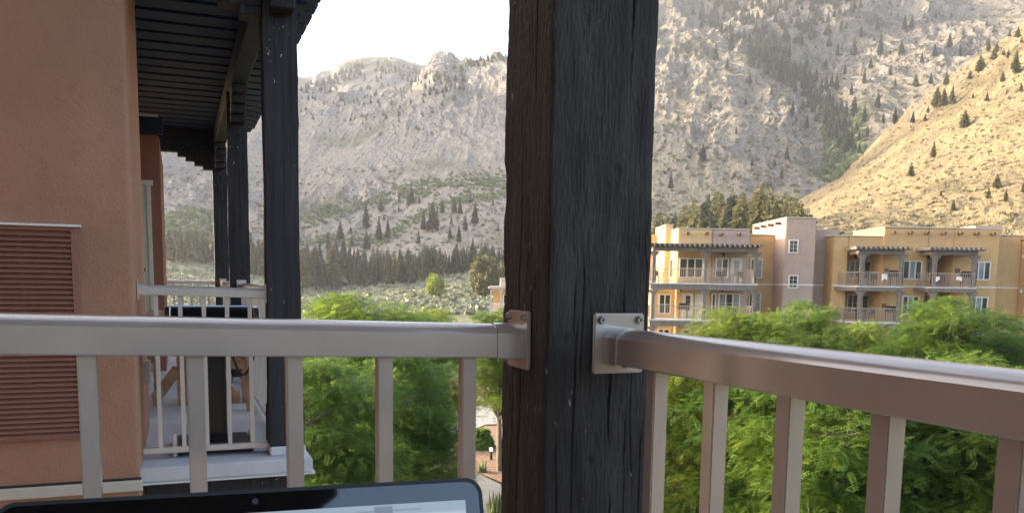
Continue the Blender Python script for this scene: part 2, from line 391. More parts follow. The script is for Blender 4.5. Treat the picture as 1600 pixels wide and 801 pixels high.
# ---------------------------------------------------------------- our railings
def loaf(w, hs, rise, n=14):
    pr = [(-w / 2 + .002, 0), (w / 2 - .002, 0), (w / 2, .002), (w / 2, hs)]
    Rr = ((w / 2) ** 2 + rise ** 2) / (2 * rise); am = math.asin(w / 2 / Rr)
    for k in range(1, n):
        a = am * (1 - 2 * k / n)
        pr.append((Rr * math.sin(a), hs + rise - Rr * (1 - math.cos(a))))
    pr += [(-w / 2, hs), (-w / 2, .002)]
    return pr
LOAF = loaf(.060, .041, .016)
def railing(name, label, start, dirv, sidev, ztop0, rise_per_m, length, bal_t, mat):
    """start: point on post face (u,v), dirv: direction of the rail away from the post"""
    p0 = PC + start[0] * U + start[1] * V
    slope = rise_per_m
    H = .057
    def pt(t, dz=0): return np.array([*(p0 + dirv * t)[:2], ztop0 + slope * t + dz])
    T = thing(name, label, 'railing', (p0[0], p0[1], DECK))
    mb = MB(); mb.sweep(LOAF, pt(.050, -H), pt(length, -H), sidev, ZZ); mb.build('top_rail', mat, T, smooth=True)
    mb = MB(); mb.box((-.02, -.02, 0), (.02, .02, .04)) if False else None
    lo = MB(); lo.beam(np.array([*(p0 + dirv * .05)[:2], DECK + .11]), np.array([*(p0 + dirv * length)[:2], DECK + .11]), .04, .035); lo.build('bottom_rail', mat, T, .003)
    for t in bal_t:
        b = MB(); c = pt(t); b.box((-.0125, -.0125, DECK + .127), (.0125, .0125, c[2] - H + .0005), np.array([dirv, sidev, ZZ]), (c[0], c[1], 0)); b.build('baluster', mat, T, .0018, segs=2)
    # bracket: plate + sleeve + screws
    pl = MB(); zc = ztop0 - .036
    prof = []
    pl.box((.0005, -.0475, zc - .040), (.0075, .0475, zc + .060), np.array([dirv, sidev, ZZ]), (p0[0], p0[1], 0))
    plate = pl.build('bracket', mat, T, .0028, segs=3)
    sl = MB(); LS = [(a * 1.09, b * 1.06 - .0015) for a, b in LOAF]; sl.sweep(LS, pt(.0075, -H), pt(.055, -H), sidev, ZZ); sl.build('sleeve', mat, plate, smooth=True)
    for sy, sz in ((-.035, .049), (.035, .049)):
        s = MB(); c = p0 + sidev * sy; c = np.array([c[0], c[1], zc + sz])
        s.cyl(c + dirv * .0075, c + dirv * .0095, .0072, n=20); s.cyl(c + dirv * .0095, c + dirv * .0150, .0066, .0050, n=20, caps=False)
        # socket rim and floor
        a = sidev; ring = []
        for rr, dd in ((.0050, .0150), (.0026, .0150), (.0026, .0112)):
            ring.append([c + dirv * dd + rr * (math.cos(math.pi * k / 6) * a + math.sin(math.pi * k / 6) * ZZ) for k in range(12)])
        vv = sum(ring, []); Fs = []
        for q in range(2):
            for k in range(12): Fs.append((q * 12 + k, q * 12 + (k + 1) % 12, (q + 1) * 12 + (k + 1) % 12, (q + 1) * 12 + k))
        Fs.append(tuple(range(24, 36))); s.add(vv, Fs)
        s.build('screw', M['steel'], plate, smooth=True)
    s = MB(); c = pt(.030, -H); s.cyl(c + ZZ * .0005, c - ZZ * .0075, .0060, .0045, n=16); s.build('screw', M['steel'], plate, smooth=True)
    return T
# left rail: from the left face (-V); right rail: from the front face (-U)
railing('balcony_railing', 'taupe metal railing running left from the big dark post, in front of the neighbouring balcony', (.112, 0), -V, -U, EZ - .0755, .0265, 1.25,
        [.098, .2425, .387, .5325, .679, .825, .971, 1.118], M['rail'])
railing('balcony_railing', 'taupe metal railing running right from the big dark post, in front of the opposite building', (0, .128), -U, V, EZ - .076, .0072, 1.6,
        [.131, .284, .436, .586, .733, .884, 1.035, 1.186, 1.337], M['rail'])

# ---------------------------------------------------------------- the lodge we stand in: walls, neighbour's balcony
ND = EZ - 1.055
BLD = thing('lodge_building', 'salmon stucco lodge wall on the left with a brick red louver and beige band', 'building', L(4.4, -1.6, 0))
def lbox(mb, u0, u1, v0, v1, z0, z1): return mb.box((u0, v0, z0), (u1, v1, z1), AX, PC)
def wing_wall():
    r = .030; u0, u1, v0, v1 = 3.70, 5.20, -2.6, -.77
    pts = [(u0, v0)]
    for k in range(9):
        a = math.pi / 2 * k / 8; pts.append((u0 + r - r * math.cos(a), v1 - r + r * math.sin(a)))
    pts += [(u1, v1), (u1, v0)]
    mb = MB(); n = len(pts); bot = [L(u, v, 0) for u, v in pts]; top = [L(u, v, EZ + 3.2) for u, v in pts]
    mb.add(bot + top, [tuple(range(n)), tuple(range(2 * n - 1, n - 1, -1))] + [(i, i + n, (i + 1) % n + n, (i + 1) % n) for i in range(n)])
    o = mb.build('wall', M['stucco'], BLD, smooth=True)
    w = MB(); lbox(w, -3.715, 3.0, -3.0, -2.55, 0, EZ + 3.2); lbox(w, 5.6, 8.75, -3.0, -2.6, 0, EZ + 3.2); w.build('wall', M['stucco'], BLD)
    w = MB(); lbox(w, -4.78, -3.80, -2.6, -.66, EZ + 2.0, EZ + 2.12); w.hexa([L(-6.2, -2.6, EZ + 2), L(-4.781, -2.6, EZ + 2), L(-4.781, -.66, EZ + 2), L(-6.2, -1.75, EZ + 2), L(-6.2, -2.6, EZ + 2.12), L(-4.781, -2.6, EZ + 2.12), L(-4.781, -.66, EZ + 2.12), L(-6.2, -1.75, EZ + 2.12)]); w.build('reflection_soffit', M['timber_z'], BLD)  # unseen soffit, added and cut to shape the dark reflection in the laptop bezel
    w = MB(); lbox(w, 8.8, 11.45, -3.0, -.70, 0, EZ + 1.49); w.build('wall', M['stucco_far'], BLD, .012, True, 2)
    # beige band under floor level, a dark reveal above it
    b = MB(); lbox(b, 3.676, 3.70, -2.6, -.765, EZ - 1.172, EZ - 1.112); b.build('band', M['trim'], BLD, .004)
    b = MB(); lbox(b, 3.692, 3.70, -2.6, -.772, EZ - 1.110, EZ - 1.098); b.build('reveal', M['blackmat'], BLD)
    # louver
    v1, v0, zt, zb = -1.027, -1.80, EZ + .238, EZ - .862
    f = MB(); uf = 3.668
    lbox(f, uf, 3.70, v1 - .034, v1, zb, zt); lbox(f, uf, 3.70, v0, v0 + .034, zb, zt)
    lbox(f, uf + .002, 3.70, v0 + .034, v1 - .034, zb, zb + .012); lbox(f, uf + .002, 3.70, v0 + .034, v1 - .034, zt - .02, zt - .001)
    lo = f.build('louver', M['louver'], BLD, .002)
    k = MB(); lbox(k, 3.690, 3.6985, v0 + .034, v1 - .034, zb + .012, zt - .02); lbox(k, 3.685, 3.6895, -1.30, -1.285, zb + .012, zt - .02); k.build('backing', M['louver'], lo)
    fl = MB(); lbox(fl, uf - .016, 3.70, v0 - .02, v1 + .016, zt, zt + .012); fl.build('flashing', M['white'], lo, .002)
    n = 40; pitch = (zt - .022 - zb - .012) / n; me = None; base = root_loc(BLD)
    for i in range(n):
        z = zb + .012 + pitch * (i + .5)
        if me is None:
            m = MB(); ww = v1 - v0 - .069
            # sloping blade: outer edge low
            prof = [(-.0105, -.0115), (-.0090, -.0125), (.0105, .0080), (.0105, .0105)]
            P = [PC * 0 + a * U + (-ww / 2) * V + b * ZZ for a, b in prof] + [PC * 0 + a * U + (ww / 2) * V + b * ZZ for a, b in prof]
            m.add(P, [(0, 1, 2, 3), (7, 6, 5, 4), (0, 4, 5, 1), (1, 5, 6, 2), (2, 6, 7, 3), (3, 7, 4, 0)])
            o = m.build('slat', M['louver'], lo, world=False); me = o.data
        else: o = link_mesh('slat', me, lo)
        o.location = [float(c) for c in (L(3.6785, (v0 + v1) / 2, z) - base)]
        o.rotation_euler = (random.uniform(-.0012, .0012), random.uniform(-.0012, .0012), 0)
    # outlet cover on the return
    q = MB(); lbox(q, 4.55, 4.68, -.77, -.735, EZ - .69, EZ - .545); q.build('outlet_cover', M['box'], BLD, .006, segs=2)
    # closet door on the far wall
    d = MB(); zt = EZ + .955
    lbox(d, 8.775, 8.80, -.845, -.800, ND, zt); lbox(d, 8.770, 8.80, -1.9, -.775, zt, zt + .055); lbox(d, 8.777, 8.80, -1.84, -1.80, ND, zt)
    fr = d.build('door', M['door'], BLD, .003)
    p = MB(); lbox(p, 8.788, 8.799, -1.80, -.846, ND + .01, zt - .003); p.build('panel', M['door'], fr)
    k = MB(); c = L(8.79, -.905, EZ + .055); k.cyl(c, c - U * .02, .030, .026, n=16); k.cyl(c - U * .02, c - U * .028, .014, n=12); k.build('deadbolt', M['blackmat'], fr, smooth=True)
wing_wall()
# decks
def deck(name, u0, u1, v0, v1, zt, th):
    m = MB(); lbox(m, u0, u1, v0, v1, zt - th, zt); o = m.build(name, M['slab'], BLD, .008, segs=2)
    e = MB(); lbox(e, u0 - .006, u0 + .02, v0, v1 + .012, zt - th - .012, zt - th - .001); lbox(e, u0 + .02, u1, v1 - .02, v1 + .012, zt - th - .012, zt - th - .001)
    e.build('drip_edge', M['slabedge'], o)
    return o
deck('deck', 3.712, 11.6, -2.6, .155, ND, .082)
fas = MB(); lbox(fas, 3.79, 3.93, -.76, .10, ND - .40, ND - .096); lbox(fas, 3.931, 11.5, -.04, .10, ND - .40, ND - .096); fas.build('rim_beam', M['timber_z'], BLD, .004)
deck('deck', -3.2, .26, -2.55, .26, DECK, .085)

# neighbour's posts
def nb_post(u, label):
    b = L(u + .095, .023, ND)
    T = thing('timber_post', label, 'post', b)
    n = 44; zz = np.concatenate([np.linspace(ND + .30, EZ + 1.76, n)]); me = MB()
    hw = .093; ring = [(-1, -1), (-.33, -1), (.33, -1), (1, -1), (1, -.33), (1, .33), (1, 1), (.33, 1), (-.33, 1), (-1, 1), (-1, .33), (-1, -.33)]
    Vv = []
    for k, z in enumerate(zz):
        for a, c in ring:
            q = np.array([[a * 1.7 + u * 3, c * 1.7, z * 3.1]]); e = 1 + .035 * vnoise(q, 3)[0] + .03 * vnoise(q * np.array([2, 2, 4]), 9)[0]
            Vv.append(L(u + .095 + a * hw * e, .023 + c * hw * e, z))
    m = len(ring); Fs = [(k * m + i, k * m + (i + 1) % m, (k + 1) * m + (i + 1) % m, (k + 1) * m + i) for k in range(n - 1) for i in range(m)]
    me.add(Vv, Fs + [tuple(range(m))[::-1], tuple(range(m * (n - 1), m * n))]); me.build('shaft', M['timber_z'], T)
    f = MB(); lbox(f, u - .006, u + .196, -.080, .126, ND + .056, ND + .30); f.build('plinth', M['timber_z'], T, .012)
    f = MB(); lbox(f, u - .012, u + .202, -.075, .130, ND + .001, ND + .055); f.build('base_block', M['slab'], T, .008)
    return T
PU = (3.836, 7.55, 11.27)
nb_post(PU[0], 'nearest and widest black timber post of the neighbouring balcony')
nb_post(PU[1], 'middle black timber post of the neighbouring balcony, second from the nearest')
nb_post(PU[2], 'farthest and thinnest looking black timber post of the neighbouring balcony')

# pergolas
def pergola(name, label, u0, u1, posts, cross, vin, joists, far_cross=True):
    T = thing(name, label, 'pergola', L((u0 + u1) / 2, -.3, EZ + 1.76))
    b = MB(); lbox(b, u0, u1, -.045, .098, EZ + 1.765, EZ + 1.985); b.build('beam', M['timber_b'], T, .008)
    for pu in posts:      # stepped corbels along the beam on both sides of each post
        for sgn in (-1, 1):
            c = MB(); st = [(.40, .075), (.31, .15), (.22, .225), (.13, .30)]
            uu = pu if sgn < 0 else pu + .19; prev = .0
            for ln, dz in st:
                lbox(c, uu, uu + sgn * ln, -.040, .092, EZ + 1.764 - dz, EZ + 1.764 - prev); prev = dz + .0
            c.build('corbel', M['timber_z'], T, .006)
    for pu in cross:
        b = MB(); lbox(b, pu + .02, pu + .17, vin, -.047, EZ + 1.665, EZ + 1.975); b.build('cross_beam', M['timber_b'], T, .006)
        c = MB(); prev = 0.
        for ln, dz in [(.44, .055), (.34, .11), (.23, .165), (.12, .215)]:
            lbox(c, pu + .024, pu + .166, -.072 - ln, -.073, EZ + 1.664 - dz, EZ + 1.664 - prev); prev = dz
        c.build('corbel', M['timber_z'], T, .004)
    me = None; n = int((u1 - u0) / .315)
    for i in range(n + 1):
        u = u0 + i * .315 + random.uniform(-.006, .006)
        if me is None:
            m = MB(); h = .145; ve = .52
            pr = [(vin, 0), (ve - .13, 0), (ve - .13, .04), (ve - .05, .045), (ve - .05, .09), (ve, .095), (ve, h), (vin, h)]
            P = [-.118 * U + v * V + z * ZZ for v, z in pr] + [.118 * U + v * V + z * ZZ for v, z in pr]
            k = len(pr); m.add(P, [tuple(range(k)), tuple(range(2 * k - 1, k - 1, -1))] + [(a, a + k, (a + 1) % k + k, (a + 1) % k) for a in range(k)])
            o = m.build('joist', M['timber_u'], T, .004, world=False); me = o.data
        else: o = link_mesh('joist', me, T)
        o.location = [float(c) for c in (L(u, 0, EZ + 1.988) - root_loc(T))]
        o.rotation_euler = (random.uniform(-.002, .002), random.uniform(-.002, .002), random.uniform(-.004, .004))
    r = MB(); lbox(r, u0 - .1, u1 + .1, vin, .36, EZ + 2.145, EZ + 2.185); r.build('roof_deck', M['timber_u'], T)
    return T
pergola('pergola', 'black timber pergola roof with stepped corbels over the neighbouring balcony', 3.25, 11.55, PU, (PU[0], PU[2]), -2.55, 26)
pergola('pergola', 'black timber pergola roof above our own balcony, just out of view overhead', -3.6, .42, (0.0,), (0.0,), -2.5, 12)
lb = MB(); lbox(lb, 8.74, 8.80, -2.55, -.66, EZ + 1.495, EZ + 1.665); lb.build('ledger', M['timber_b'], BLD, .004)
lb = MB(); lbox(lb, 8.70, 8.80, -2.55, -.70, EZ + 1.667, EZ + 1.69); lb.build('flashing', M['slabedge'], BLD)

# neighbour's railings
def nb_rail(label, p, q, sidev, n, zp, zq, ends=(True, True)):
    p = np.array([*p[:2], 0]); q = np.array([*q[:2], 0]); dv = (q - p); Lh = np.linalg.norm(dv); dv /= Lh
    T = thing('balcony_railing', label, 'railing', (*((p + q) / 2)[:2], ND)); mat = M['rail_nb']
    P = p + ZZ * (zp - .055); Q = q + ZZ * (zq - .055)
    m = MB(); m.sweep(LOAF, P, Q, sidev, ZZ); m.build('top_rail', mat, T, smooth=True)
    m = MB(); m.beam(p + ZZ * (ND + .055), q + ZZ * (ND + .055), .038, .034); m.build('bottom_rail', mat, T, .003)
    me = None
    for i in range(n):
        t = (i + .75) / (n + .5); c = P + (Q - P) * t; b = MB()
        b.box((-.0115, -.0115, ND + .0725), (.0115, .0115, c[2] + .0005), np.array([dv, sidev, ZZ]), (c[0], c[1], 0)); b.build('baluster', mat, T)
    for e, (pt, s) in enumerate(((p, 1), (q, -1))):
        if not ends[e]: continue
        b = MB(); zc = (zp, zq)[e]
        b.box((.0005 * s, -.045, zc - .085), (.007 * s, .045, zc + .030), np.array([dv, sidev, ZZ]), (pt[0], pt[1], 0)); b.build('bracket', mat, T, .002)
        b = MB(); b.sweep([(a * 1.1, c * 1.08 - .002) for a, c in LOAF], np.array([*pt[:2], zc - .055]) + dv * s * .007, np.array([*pt[:2], zc - .055]) + dv * s * .05, sidev, ZZ); b.build('sleeve', mat, T, smooth=True)
    return T
nb_rail('light taupe railing across the near end of the neighbouring balcony, before the grill', L(3.93, -.072, 0), L(3.93, -.768, 0), -U, 5, EZ - .072, EZ - .054)
nb_rail('light taupe outer railing of the neighbouring balcony between its nearest and middle posts', L(4.03, .03, 0), L(7.545, .03, 0), V, 25, EZ - .066, EZ - .066)
nb_rail('light taupe outer railing of the neighbouring balcony between its middle and farthest posts', L(7.745, .03, 0), L(11.265, .03, 0), V, 25, EZ - .066, EZ - .066)
nb_rail('light taupe railing across the far end of the neighbouring balcony', L(11.36, -.075, 0), L(11.36, -.70, 0), -U, 5, EZ - .066, EZ - .066)

# grill
def grill():
    T = thing('pedestal_grill', 'black gas grill on a square pedestal behind the near railing of the neighbouring balcony', 'grill', L(4.2, -.37, ND))
    c = MB(); n = 12; pr = []
    for k in range(n + 1):
        a = math.pi * (.0 + k / n); pr.append((.20 * math.cos(a), .13 * math.sin(a) ** .8 if 0 < k < n else 0))
    zb = EZ - .315
    P = [L(4.22 + a, -.600, zb + b) for a, b in pr] + [L(4.22 + a, -.135, zb + b) for a, b in pr]; k = len(pr)
    c.add(P, [tuple(range(k)), tuple(range(2 * k - 1, k - 1, -1))] + [(i, i + k, (i + 1) % k + k, (i + 1) % k) for i in range(k)])
    lid = c.build('lid', M['black'], T, .004, smooth=True)
    h = MB(); h.tube([L(3.985, -.56, zb + .045), L(3.985, -.175, zb + .045)], .011, 10); lbox(h, 3.985, 4.05, -.57, -.55, zb + .035, zb + .055); lbox(h, 3.985, 4.05, -.185, -.165, zb + .035, zb + .055); h.build('handle', M['blackmat'], lid)
    for v0, v1 in ((-.635, -.601), (-.134, -.100)):
        e = MB(); k2 = [(a * 1.03, b * 1.06) for a, b in pr]
        P = [L(4.22 + a, v0, zb - .005 + b) for a, b in k2] + [L(4.22 + a, v1, zb - .005 + b) for a, b in k2]
        e.add(P, [tuple(range(k)), tuple(range(2 * k - 1, k - 1, -1))] + [(i, i + k, (i + 1) % k + k, (i + 1) % k) for i in range(k)])
        e.build('end_cap', M['chrome'], T, .004, smooth=True)
    e = MB(); e.tube([L(4.22, -.60, zb + .131), L(4.22, -.14, zb + .131)], .006, 8); e.build('trim_rod', M['chrome'], T)
    b = MB(); lbox(b, 4.03, 4.41, -.62, -.115, EZ - .47, EZ - .318); b.build('firebox', M['black'], T, .015, segs=2)
    for vv in (-.52, -.37, -.22):
        kn = MB(); c0 = L(4.03, vv, EZ - .40); kn.cyl(c0, c0 - U * .03, .024, .02, n=14); kn.build('knob', M['blackmat'], T, smooth=True)
    p = MB(); lbox(p, 4.14, 4.27, -.435, -.298, ND + .05, EZ - .47); p.build('pedestal', M['black'], T, .006)
    p = MB(); lbox(p, 3.98, 4.42, -.585, -.165, ND + .012, ND + .052); p.build('base_plate', M['blackmat'], T, .006)
    for v in (-.612, -.160):
        f = MB(); lbox(f, 3.97, 4.43, v, v + .026, ND + .001, ND + .058); f.build('foot_rail', M['chrome'], T, .003)
    hs = MB(); pts = [L(4.2 + .02 * math.sin(t * 2), -.26 + .14 * t, EZ - .47 - .14 * math.sin(t * math.pi)) for t in np.linspace(0, 1, 9)]; hs.tube(pts, .008, 6); hs.build('hose', M['blackmat'], T)
grill()
# wooden table and chairs on the neighbour's deck
def nb_table():
    T = thing('patio_table', 'brown wooden trestle table with angled feet on the neighbouring balcony, behind the grill', 'table', L(6.15, -.45, ND)); mt = M['teak']
    for k in range(6):
        m = MB(); v = -.80 + k * .118; lbox(m, 5.75, 6.75, v, v + .112, EZ - .335, EZ - .305); m.build('top_board', mt, T, .004)
    m = MB(); lbox(m, 6.08, 6.16, -.72, -.18, EZ - .39, EZ - .336); m.build('top_bearer', mt, T, .004)
    for v in (-.585, -.35):
        m = MB(); lbox(m, 6.085, 6.155, v, v + .075, ND + .001, EZ - .39); m.build('leg', mt, T, .006)
    for s, vf, vc in ((-1, -.755, -.575), (1, -.145, -.325)):
        m = MB(); m.beam(L(6.12, vf, ND + .06), L(6.12, vc, ND + .30), .065, .085); m.build('brace', mt, T, .006)
        m = MB(); lbox(m, 6.08, 6.16, vf - .02, vf + .05, ND + .001, ND + .10); m.build('foot', mt, T, .008)
nb_table()
def nb_chair(label, u0, u1, v0, v1, back):
    T = thing('patio_chair', label, 'chair', L((u0 + u1) / 2, (v0 + v1) / 2, ND)); mt = M['teak']
    for u in (u0, u1 - .045):
        for v in (v0, v1 - .045):
            m = MB(); isb = (abs(v - (v1 - .045)) < 1e-6) if back == 'out' else (abs(v - v0) < 1e-6)
            lbox(m, u, u + .045, v, v + .045, ND + .001, ND + (.72 if isb else .52)); m.build('leg', mt, T, .004)
    for k in range(5):
        w = (v1 - v0 - .01) / 5; m = MB(); lbox(m, u0 + .006, u1 - .006, v0 + .006 + k * w, v0 + k * w + w - .006, ND + .40, ND + .42); m.build('seat_slat', mt, T, .002)
    m = MB(); lbox(m, u0 + .01, u0 + .035, v0 + .046, v1 - .046, ND + .335, ND + .398); m.build('seat_rail', mt, T, .003)
    m = MB(); lbox(m, u1 - .035, u1 - .01, v0 + .046, v1 - .046, ND + .335, ND + .398); m.build('seat_rail', mt, T, .003)
    vb = v1 - .035 if back == 'out' else v0 + .008
    for z in (.52, .60, .68):
        m = MB(); lbox(m, u0 + .046, u1 - .046, vb, vb + .022, ND + z, ND + z + .055); m.build('back_slat', mt, T, .003)
    for u in (u0, u1 - .045):
        m = MB(); lbox(m, u - .004, u + .049, v0 - .01, v1 - .046 if back == 'out' else v1 + .01, ND + .5205, ND + .545); m.build('armrest', mt, T, .004)
nb_chair('brown wooden chair against the outer railing of the neighbouring balcony', 5.62, 6.13, -.34, -.035, 'out')
nb_chair('brown wooden chair on the wall side of the table on the neighbouring balcony', 6.25, 6.72, -1.15, -.72, 'in')

# ---------------------------------------------------------------- laptop
def laptop():
    # lid top edge from the photo corners, real size 0.345 m wide
    tr, tl = at(751, 745, .632), at(-8, 786, .545)
    e = (tl - tr); wd = np.linalg.norm(e); ex = -e / wd                         # left -> right
    back = np.cross(ZZ, ex); back /= np.linalg.norm(back)
    if back[1] < 0: back = -back
    back[2] = 0; back /= np.linalg.norm(back)
    tilt = R(21); ey = math.cos(tilt) * np.cross(ex, -back) * 1.0
    ey = ZZ - ex * (ZZ @ ex); ey /= np.linalg.norm(ey); ey = math.cos(tilt) * ey + math.sin(tilt) * back; ey -= ex * (ey @ ex); ey /= np.linalg.norm(ey)
    en = np.cross(ex, ey)                                                       # towards the viewer
    if en[1] > 0: en = -en
    hgt = .222; o0 = tl - ey * hgt                                              # bottom-left of lid
    A = np.array([ex, ey, en])
    T = thing('laptop', 'open black laptop with a rounded screen corner below the left railing', 'laptop', o0 - ZZ * .02)
    def rr(w0, h0, w1, h1, r, n=8):
        pts = []
        for cx, cy, a0 in ((w1 - r, h0 + r, -90), (w1 - r, h1 - r, 0), (w0 + r, h1 - r, 90), (w0 + r, h0 + r, 180)):
            for k in range(n + 1):
                a = R(a0 + 90 * k / n); pts.append((cx + r * math.cos(a), cy + r * math.sin(a)))
        return pts
    def plate(mb, pts, z0, z1):
        n = len(pts); Pz = [o0 + x * ex + y * ey + z0 * en for x, y in pts] + [o0 + x * ex + y * ey + z1 * en for x, y in pts]
        mb.add(Pz, [tuple(range(n)), tuple(range(2 * n - 1, n - 1, -1))] + [(i, i + n, (i + 1) % n + n, (i + 1) % n) for i in range(n)])
    b = MB(); plate(b, rr(0, 0, wd, hgt, .013), -.007, 0); lid = b.build('lid', M['lapshell'], T, .0015, segs=2, smooth=True)
    rim = MB(); o_, i_ = rr(0, 0, wd, hgt, .013), rr(.0026, .0026, wd - .0026, hgt - .0026, .0108); n = len(o_)
    P = [o0 + x * ex + y * ey + z * en for z in (.0002, .0013) for pts in (o_, i_) for x, y in pts]
    Fs = []
    for k in range(n):
        k2 = (k + 1) % n
        Fs += [(k, k2, n + k2, n + k), (2 * n + k, 3 * n + k, 3 * n + k2, 2 * n + k2), (k, 2 * n + k, 2 * n + k2, k2), (n + k, n + k2, 3 * n + k2, 3 * n + k)]
    rim.add(P, Fs); rim.build('gasket', M['blackmat'], lid)
    g = MB(); plate(g, rr(.0028, .0028, wd - .0028, hgt - .0028, .0106), .0002, .0007); g.build('bezel_glass', M['lapglass'], lid)
    s = MB(); x0, x1, y0, y1 = .0135, wd - .0135, .018, hgt - .0165; plate(s, [(x0, y0), (x1, y0), (x1, y1), (x0, y1)], .0008, .0010)
    scr = s.build('display', M['screen'], T)
    def mark(name, pts, z, mat): q = MB(); plate(q, pts, z, z + .0001); q.build(name, mat, scr)
    top = y1
    mark('tab_strip', [(x0, top - .0075), (x1, top - .0075), (x1, top - .0002), (x0, top - .0002)], .0011, M['scr_tab'])
    mark('tab_button', rr(x1 - .0685, top - .0070, x1 - .0550, top - .0012, .001, 3), .0013, M['scr_btn'])
    for k, xx in enumerate((.262, .236, .205)):
        mark('tab_title', [(xx, top - .0052), (xx + .022, top - .0052), (xx + .022, top - .0038), (xx, top - .0038)], .0013, M['scr_grey'])
    for k in range(7):     # row of little round toolbar icons
        xx = x1 - .031 - k * .0098; c = (xx, top - .0125 - .0006 * (k % 2))
        ring = [(c[0] + .0017 * math.cos(a), c[1] + .0017 * math.sin(a)) for a in np.linspace(0, 2 * math.pi, 10, endpoint=False)]
        mark('toolbar_icon', ring, .0013, M['scr_icon'])
    mark('address_field', rr(x0 + .03, top - .0155, x1 - .115, top - .0095, .002, 3), .0012, M['scr_field'])
    w = MB(); c = o0 + (wd / 2) * ex + (hgt - .0085) * ey + .0008 * en; w.cyl(c, c + en * .0004, .0022, n=18); w.build('webcam', M['camlens'], lid)
    w = MB(); c = o0 + (wd / 2 + .062) * ex + (hgt - .0085) * ey + .0008 * en; w.cyl(c, c + en * .0002, .0006, n=10); w.build('indicator', M['steel'], lid)
    # keyboard half
    bx = np.array([ex, back, np.cross(ex, back)]); bx[2] = np.cross(bx[0], bx[1]); bx[2] /= np.linalg.norm(bx[2])
    if bx[2][2] < 0: bx[2] = -bx[2]
    k = MB(); k.box((.002, -.235, -.020), (wd - .002, .004, -.004), bx, o0); base = k.build('keyboard_base', M['lapshell'], T, .004, segs=2)
    for r_ in range(5):
        q = MB()
        for c_ in range(13): q.box((.030 + c_ * .0222, -.035 - r_ * .0195, -.004), (.049 + c_ * .0222, -.052 - r_ * .0195, -.0022), bx, o0)
        q.build('key_row', M['blackmat'], base)
    # small balcony table it stands on
    T2 = thing('balcony_table', 'low slatted balcony table under the laptop, below the picture', 'table', np.array([*(o0 + ex * wd / 2 - back * .12)[:2], DECK]))
    zt = o0[2] - .0235
    c = o0 + ex * wd / 2 - back * .12; c = np.array([c[0], c[1], 0]); BX = np.array([ex - ZZ * ex[2], back, ZZ]); BX[0] /= np.linalg.norm(BX[0])
    q = MB(); q.box((-.26, -.19, zt - .045), (.26, .19, zt - .022), BX, c); q.build('tabletop', M['teak'], T2, .004)
    for sx in (-.23, .23):
        for sy in (-.16, .16):
            q = MB(); q.box((sx - .02, sy - .02, DECK + .001), (sx + .02, sy + .02, zt - .0455), BX, c); q.build('leg', M['teak'], T2, .003)
M['lapshell'] = m_plain('laptop_shell', (.014, .015, .018), .42)
N = NT('laptop_glass'); N.bsdf((.004, .004, .005), .03, None, 0, 1.0, **{'IOR': 1.62}); M['lapglass'] = N.m
def m_emit(name, col, st):
    N = NT(name); b = N.bsdf((.02, .02, .02), .08, None, 0, .5); b.inputs['Emission Color'].default_value = (*col, 1); b.inputs['Emission Strength'].default_value = st; return N.m
M['screen'] = m_emit('screen_page', (.66, .78, .88), .115)
M['scr_tab'] = m_emit('screen_tabs', (.50, .63, .78), .11); M['scr_btn'] = m_emit('screen_button', (.35, .43, .58), .09)
M['scr_grey'] = m_emit('screen_grey', (.42, .50, .60), .10); M['scr_icon'] = m_emit('screen_icon', (.12, .14, .2), .05); M['scr_field'] = m_emit('screen_field', (.76, .86, .93), .125)
M['camlens'] = m_plain('camera_lens', (.05, .05, .06), .2)
laptop()

